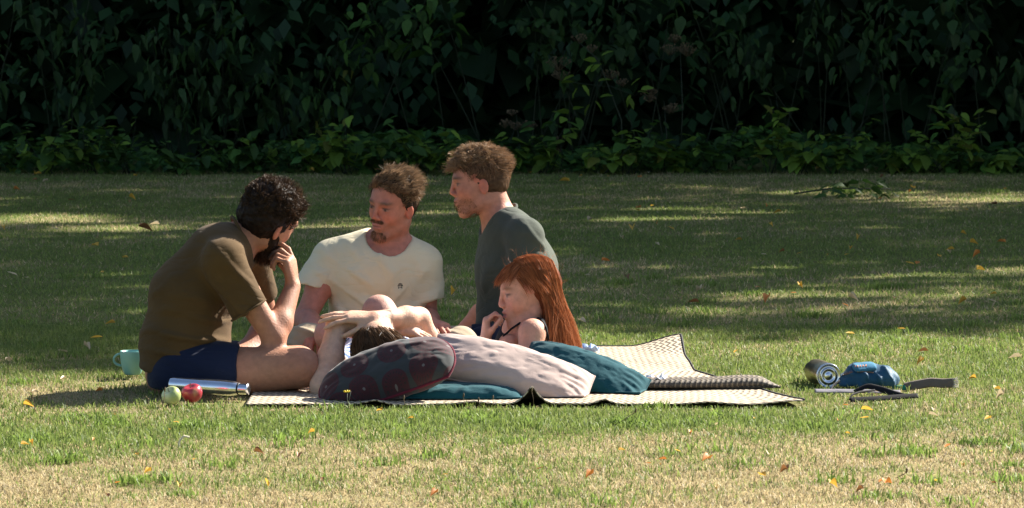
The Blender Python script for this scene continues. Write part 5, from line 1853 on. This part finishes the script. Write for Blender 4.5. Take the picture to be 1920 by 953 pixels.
# rear mat with its front edge turned up, showing the dark underside
s_ = np.linspace(0, 1, 70)
prof_y = np.interp(s_, [0, .035, .06, .09, .14, .25, 1], [.500, .455, .440, .45, .52, .72, 2.03])
prof_z = np.interp(s_, [0, .035, .06, .09, .14, .25, 1], [.039, .034, .021, .013, .012, .012, .012])
for _ in range(3):
    prof_y[1:-1] = (prof_y[:-2] + prof_y[1:-1] * 2 + prof_y[2:]) / 4
    prof_z[1:-1] = (prof_z[:-2] + prof_z[1:-1] * 2 + prof_z[2:]) / 4
us = np.linspace(0, 1, 120)
Uu, Ss = np.meshgrid(us, s_, indexing='ij')
PY = np.interp(Ss, s_, prof_y)
XR = np.interp(PY, [.43, .55, .72, 1.1, 2.05], [.880, .83, .72, .622, .612])
X = -.62 + (XR + .62) * Uu
lift = smooth01((X - .20) / .1) * (1 - smooth01((X - .80) / .075) * .9) * (1 + .35 * np.exp(-((X - .76) / .08) ** 2))
Z = .012 + (np.interp(Ss, s_, prof_z) - .012) * lift * (1 + .05 * np.sin(X * 14))
PY = PY + .03 * smooth01((X - .55) / .3) * (Ss < .1) - .04 * (1 - lift) * (PY < .62) * 0
Z = Z + .003 * (1 + vnoise(np.stack([X, PY], -1), 5, 3)) + .045 * smooth01((X - .42) / .2) * smooth01((PY - 1.7) / .33)
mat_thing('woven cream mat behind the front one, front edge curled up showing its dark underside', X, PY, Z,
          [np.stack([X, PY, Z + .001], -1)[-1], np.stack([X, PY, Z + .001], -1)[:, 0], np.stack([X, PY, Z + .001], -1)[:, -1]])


# ---- lathe along any axis
def lathe(a, axis, prof, n=32):
    """prof: (distance along the axis, radius)"""
    a = np.asarray(a, float); ax = unit(axis)
    s1 = unit(np.cross(ax, [0.1, .2, .97])); s2 = np.cross(ax, s1)
    th = np.linspace(0, 2 * np.pi, n, endpoint=False)
    v = np.concatenate([a + ax * d + r * (np.cos(th)[:, None] * s1 + np.sin(th)[:, None] * s2) for d, r in prof])
    m = len(prof)
    I, J = np.meshgrid(np.arange(m - 1), np.arange(n), indexing='ij')
    q = np.stack([I * n + J, I * n + (J + 1) % n, (I + 1) * n + (J + 1) % n, (I + 1) * n + J], -1).reshape(-1, 4)
    return v, [q]


# mug
m_mug = mat_simple('teal glazed ceramic', (.20, .42, .38), rough=.28, var=.05, spec=.5)
c = V((247 - 960) / 557, .98, .012)
root = empty('mug', c, 'pale teal ceramic mug standing in the grass behind the brown shirted man', 'mug')
R_ = .042
prof = [(.0, .001), (.0, R_ * .62), (.004, R_ * .68), (.015, R_ * .80), (.035, R_ * .92), (.055, R_ * .98), (.078, R_), (.080, R_ * .99), (.080, R_ * .93), (.06, R_ * .91), (.02, R_ * .78), (.008, R_ * .5), (.008, .001)]
v, f = lathe(c, (0, 0, 1), prof, 40)
link('cup', np_mesh('cup', v, f, m_mug), root)
th = np.linspace(-math.pi * .5, math.pi * .5, 14)
path = np.stack([c[0] - R_ * .88 - .026 * np.cos(th), np.full(14, c[1]), c[2] + .050 + .020 * np.sin(th)], -1)
v, f = tube(path, .0042, 8)
link('handle', np_mesh('handle', v, f, m_mug), root)

# steel bottle lying down
m_steel = mat_simple('brushed steel', (.72, .74, .78), rough=.22, metal=1.0, var=.06, bump=.1, bscale=300, bdist=.0005)
m_blk = mat_simple('black rubber ring', (.015, .015, .016), .6)
a_, b2 = P(322, 734, .30), P(465, 742, .20)
a_[2], b2[2] = .042, .036
ax = unit(b2 - a_)
root = empty('steel_bottle', V(a_[0], a_[1], 0), 'steel drinking bottle lying behind the two apples', 'bottle')
Ls = float(np.linalg.norm(b2 - a_))
v, f = lathe(a_, ax, [(0, .001), (.0, .024), (.003, .0238), (.01, .0250), (Ls * .72, .0250), (Ls * .80, .0238), (Ls * .86, .0205), (Ls * .875, .0180), (Ls * .878, .018)], 36)
link('shell', np_mesh('shell', v, f, m_steel), root)
v, f = lathe(a_, ax, [(Ls * .872, .016), (Ls * .872, .0188), (Ls * .892, .0188), (Ls * .892, .016)], 36)
link('ring', np_mesh('ring', v, f, m_blk), root)
v, f = lathe(a_, ax, [(Ls * .892, .018), (Ls * .893, .0180), (Ls * .99, .0178), (Ls, .019), (Ls, .001)], 36)
link('cap', np_mesh('cap', v, f, m_steel), root)


# apples
def apple(c, r, cols, label, axis=(0.2, .1, 1), name='apple'):
    root = empty(name, V(c[0], c[1], 0), label, 'apple')
    t_ = np.linspace(0, np.pi, 22)
    rr = r * (np.sin(t_) ** .9) * (1 + .10 * np.cos(t_))
    zz = r * .92 * np.cos(t_) - .32 * r * np.exp(-(t_ / .42) ** 2) + .16 * r * np.exp(-((np.pi - t_) / .4) ** 2)
    v, f = lathe(c, axis, list(zip(zz, np.maximum(rr, .0006))), 36)
    f = [f[0][:, ::-1]]
    k = smooth01(.5 + 1.1 * vnoise(v, 22, 4) + .5 * vnoise(v * [1, 1, .3], 70, 5) + cols[2])[:, None]
    cc = np.array(cols[0]) * (1 - k) + np.array(cols[1]) * k
    link('flesh', np_mesh('flesh', v, f, mat_simple('apple skin', (1, 1, 1), .3, var=.06, scale=60, attr=True, spec=.5), colors=cc), root)
    ax = unit(axis)
    v, f = tube(np.array([c + ax * r * .55, c + ax * r * .8, c + ax * r * 1.1 + V(.003, 0, 0)]), [.0016, .0013, .0018], 5)
    link('stalk', np_mesh('stalk', v, f, m_bark), root)


apple(V((320 - 960) / 597, .045, .030), .031, ((.36, .42, .16), (.62, .62, .30), -.1), 'pale green apple lying left of the red one', (-.35, -.5, .75))
apple(V((359 - 960) / 594, .10, .033), .0335, ((.36, .035, .05), (.66, .42, .16), -.45), 'red apple lying in front of the steel bottle', (-.2, -.3, .9))

# ---- thermos flask lying with its base to the camera
m_gold = mat_simple('dark bronze steel', (.42, .35, .22), rough=.30, metal=1.0, var=.15)
c = P(1554, 706, .60); c[2] = .042
ax = unit(V(-.16, .98, 0))
root = empty('flask', V(c[0], c[1], 0), 'steel flask lying left of the blue bag, round base towards the camera', 'flask')
v, f = lathe(c, ax, [(.002, .001), (.002, .010), (.004, .011), (.004, .019), (.001, .020), (.001, .028), (.004, .0238), (.004, .036), (.0, .0372), (.0, .0405), (.004, .0415), (.012, .0415)], 44)
link('base', np_mesh('base', v, f, m_steel), root)
v, f = lathe(c, ax, [(.012, .041), (.014, .0415), (.17, .0415), (.185, .034), (.19, .028)], 44)
link('shell', np_mesh('shell', v, f, m_gold), root)
v, f = lathe(c, ax, [(.19, .027), (.195, .030), (.225, .030), (.229, .026), (.229, .001)], 36)
link('cap', np_mesh('cap', v, f, m_blk), root)

# ---- blue bag
m_bag = cloth_mat('blue nylon', (.014, .066, .120), rough=.55, sheen=.3, var=.12, attr=False)
m_blk2 = cloth_mat('black webbing', (.006, .006, .007), rough=.8, crease=0, sheen=0, bump=.1)
m_grw = cloth_mat('grey brown elastic webbing', (.13, .105, .085), rough=.8)
c = P(1622, 712, .62)
root = empty('bag', V(c[0], c[1], 0), 'small crumpled blue backpack with black straps lying on the sunny grass', 'bag')
pr = [ec(P(1582, 718, .62), P(1610, 712, .62), V(0, 1, .1), .060, .028, .072, .044, .03), ec(P(1610, 712, .62), P(1660, 710, .63), V(0, 1, 0), .075, .046, .072, .042, .03),
      cone(P(1655, 712, .58), P(1672, 716, .60), .032, .020, .03), cone(P(1598, 694, .60), P(1630, 690, .62), .016, .018, .03), plane(V(0, 0, .012), V(0, 0, -1))]
v, q = sdf_mesh(pr, .0045, relax=1)
n = vnormals(v, q)
v = folds(v, n, [(V(1, .2, .5), 26, .0045, P(1645, 700, .55), .06, 3), (V(.2, .3, 1), 24, .004, P(1600, 712, .55), .07, 6), (V(1, 0, -.6), 18, .004, P(1630, 715, .55), .08, 9)])
v = v + n * (.004 * fbm(v, 30, 3, 2))[:, None]
link('sack', np_mesh('sack', v, [q], m_bag), root)
pr = [ec(P(1605, 690, .575), P(1636, 687, .59), V(0, 1, .3), .030, .012, .030, .012, .015)]
v, q = sdf_mesh(pr, .004); link('flap', np_mesh('flap', v, [q], cloth_mat('light blue nylon', (.04, .16, .26), sheen=.3)), root)


def ribbon(pts, wd, th, name, mat, parent, up=(0, 0, 1), nn=40, frayed=0):
    pts = np.asarray(pts, float)
    t0 = np.linspace(0, len(pts) - 1, nn)
    path = np.stack([np.interp(t0, np.arange(len(pts)), pts[:, i]) for i in range(3)], -1)
    for _ in range(6): path[1:-1] = (path[:-2] + path[1:-1] * 2 + path[2:]) / 4
    v, f = tube(path, wd / 2, 8, squash=(1, th / wd), side=up)
    return link(name, np_mesh(name, v, f, mat), parent)


ribbon([P(1574, 714, .50), P(1563, 722, .46), P(1556, 736, .38), P(1566, 740, .36)], .009, .004, 'loop', m_blk2, root)
ribbon([P(1528, 733, .38), P(1570, 733, .38), P(1640, 734, .38), P(1688, 735, .38)], .030, .005, 'strap', cloth_mat('grey padded strap', (.16, .15, .17)), root, up=(0, 1, .35))
ribbon([P(1592, 750, .12), P(1598, 740, .14), P(1612, 735, .2), P(1640, 732, .3)], .007, .004, 'loop', m_blk2, root)
ribbon([P(1602, 735, .36), P(1626, 723, .36), P(1650, 729, .32), P(1680, 740, .25), P(1695, 744, .20)], .022, .004, 'strap', m_blk2, root, up=(0, .8, .6))
ribbon([P(1594, 750, .12), P(1640, 748, .13), P(1690, 744, .15), P(1721, 742, .16)], .024, .005, 'strap', m_blk2, root, up=(0, .8, .6))
ribbon([P(1672, 729, .58), P(1698, 727, .58)], .020, .006, 'tab', cloth_mat('green tab', (.02, .19, .14)), root, up=(0, .3, 1))
ribbon([P(1696, 727, .58), P(1718, 722, .58), P(1745, 717, .58), P(1770, 719, .57), P(1788, 718, .56)], .032, .004, 'strap', m_grw, root, up=(0, .35, 1))
m_fray = cloth_mat('frayed pale elastic', (.55, .50, .45))
pr = []
for k in range(14):
    z_ = (k / 13 - .5) * .028
    p0 = P(1786, 718, .56) + V(0, z_ * .35, z_)
    pr.append(tube(np.array([p0, p0 + V(.010, .002, rnd.uniform(-.003, .003)), p0 + V(.019, 0, rnd.uniform(-.006, .006))]), [.0013, .0012, .0007], 4))
v, f = join(pr); link('fringe', np_mesh('fringe', v, f, m_fray), root)
# zips and woven labels
m_zip = mat_simple('brown zip', (.20, .11, .07), .6)
m_lab = mat_simple('orange brown woven label', (.42, .17, .09), .8)
dg = bpy.context.evaluated_depsgraph_get(); dg.update()


def surf_path(pp, y0=-1, off=.001):
    o_ = V(0, -DIST, CAMH)
    r_ = []
    for px, py in pp:
        d_ = unit(P(px, py, .5) - o_)
        ok, loc, nr, ix, ob, mt = SC.ray_cast(dg, Vector(o_ + d_ * 13.0), Vector(d_))
        h_ = np.array(loc) if ok and loc[1] < .75 else P(px, py, .56)
        r_.append(h_ - d_ * off)
    return np.array(r_)


v, f = tube(surf_path([(1607, 697), (1618, 697), (1629, 698), (1638, 699)]), .0022, 6); link('zip', np_mesh('zip', v, f, m_zip), root)
v, f = tube(surf_path([(1580, 704), (1590, 701), (1599, 698)]), .0022, 6); link('zip', np_mesh('zip', v, f, m_zip), root)
pr = []
for k in range(9):
    x0 = 1604 + k * 2.6
    pr.append(tube(surf_path([(x0, 689.5 - k * .2), (x0 + (1.2 if k % 2 else -.6), 685.5 - k * .2)]), .0011, 4))
for k in range(5):
    x0 = 1583 + k * 3
    pr.append(tube(surf_path([(x0, 702.5 - k), (x0 + 1, 699 - k)]), .0010, 4))
v, f = join(pr); link('lettering', np_mesh('lettering', v, f, m_lab), root)

# ---- crumpled paper pieces
m_pap = mat_simple('white paper', (.80, .80, .82), .7, var=.03)
m_blu = mat_simple('pale blue cloth', (.36, .50, .78), .8, var=.08)


def crumple(name, c, sx_, sy_, hz_, mat, label, cat, sd):
    g = 9
    a = np.linspace(-1, 1, g)
    U, W = np.meshgrid(a, a, indexing='ij')
    z = hz_ * np.clip(.55 + .9 * vnoise(np.stack([U, W, np.full_like(U, sd)], -1), 1.9, sd), 0, 1.4) * (1 - .35 * (U ** 2 + W ** 2) / 2)
    v = np.stack([c[0] + U * sx_, c[1] + W * sy_, c[2] + z], -1).reshape(-1, 3)
    o = link(name, np_mesh(name, v, [grid_faces(g, g)], mat, smooth=False))
    md = o.modifiers.new('thick', 'SOLIDIFY'); md.thickness = .0012
    return tag(o, label, cat)


crumple('paper_napkin', P(1231, 733, .50) * [1, 1, 0] + V(0, 0, .020), .034, .03, .038, m_pap, 'crumpled white paper lying against the dark turned-up mat edge', 'paper', 4)
crumple('folded_cloth', G(1108, 671) * [1, 1, 0] + V(0, 0, .022), .030, .05, .026, m_blu, 'small pale blue cloth on the mat behind the red haired woman\'s hair', 'cloth', 8)

# ---- weeds and stalks by the front edge of the mat
m_yel = mat_simple('yellow petals', (.80, .58, .02), .6, var=.1)
b0 = V((647 - 960) / 603, -.05, 0)
root = empty('yellow_flower', b0, 'single yellow dandelion like flower on a thin stalk before the floral cushion', 'flower')
v, f = tube(np.array([b0, b0 + V(.004, 0, .02), P(651, 738, -.05)]), [.0016, .0013, .0012], 5); v2, f2 = tube(np.array([b0 + V(.004, 0, 0), P(658, 733, -.05)]), [.0013, .001], 5)
v, f = join([(v, f), (v2, f2)]); link('stem', np_mesh('stem', v, f, m_stem), root)
pr = []
cf = P(650, 736, -.05)
for k in range(14):
    a = k * 2 * math.pi / 14
    d = V(math.cos(a), math.sin(a), .25 + .3 * (k % 2))
    pr.append(tube(np.array([cf, cf + d * .006, cf + d * .011]), [.0012, .0026, .0014], 5, squash=(1, .4)))
v, f = join(pr); link('petals', np_mesh('petals', v, f, m_yel), root)
for (x0, y0_, x1, y1, Yp, lab) in ((757, 768, 757, 748, -.03, 'short seed stalk before the gap between floral and teal cushions'),
                                   (868, 768, 869, 744, -.04, 'thin seed stalk standing before the dark teal cushion'),
                                   (899, 768, 897, 752, -.04, 'short thin stalk right of another before the teal cushion'),
                                   (922, 768, 924, 748, -.04, 'thin stalk left of the mat\'s buckled peak'),
                                   (1000, 772, 997, 733, -.06, 'brown seed stalk standing at the mat\'s buckled peak'),
                                   (303, 752, 309, 733, -.02, 'fine stalk rising left of the green apple'),
                                   (1145, 835, 1192, 772, -.62, 'long thin dry stalk leaning right below the mat'),
                                   (1682, 950, 1700, 885, -1.9, 'tall dry stalk in the foreground at lower right'),
                                   (65, 782, 60, 745, -.2, 'thin dry stalk at the far left near the shadow')):
    p0 = P(x0, y0_, Yp); p0[2] = 0; p1 = P(x1, y1, Yp)
    root = empty('grass_stalk', p0, lab, 'grass stalk')
    v, f = tube(np.array([p0, (p0 + p1) / 2 + V(.003, 0, 0), p1]), [.0014, .0012, .0008], 4); link('stem', np_mesh('stem', v, f, m_seed), root)
    v, f = tube(np.array([p1 - V(0, 0, .004), p1, p1 + V(.001, 0, .007), p1 + V(.001, 0, .012)]), [.001, .0026, .0026, .0008], 6); link('seed_head', np_mesh('seed_head', v, f, m_seed), root)
# pale arched dry blade
m_pale = mat_simple('pale dry blade', (.62, .58, .42), .7)
p0 = G(335, 842)
pp = [p0, P(336, 828, p0[1]), P(344, 818, p0[1]), P(355, 820, p0[1] + .01)]
o = ribbon(pp, .006, .0016, 'dry_blade', m_pale, None); tag(o, 'pale arched dry grass blade in the foreground below the bottle', 'grass blade')
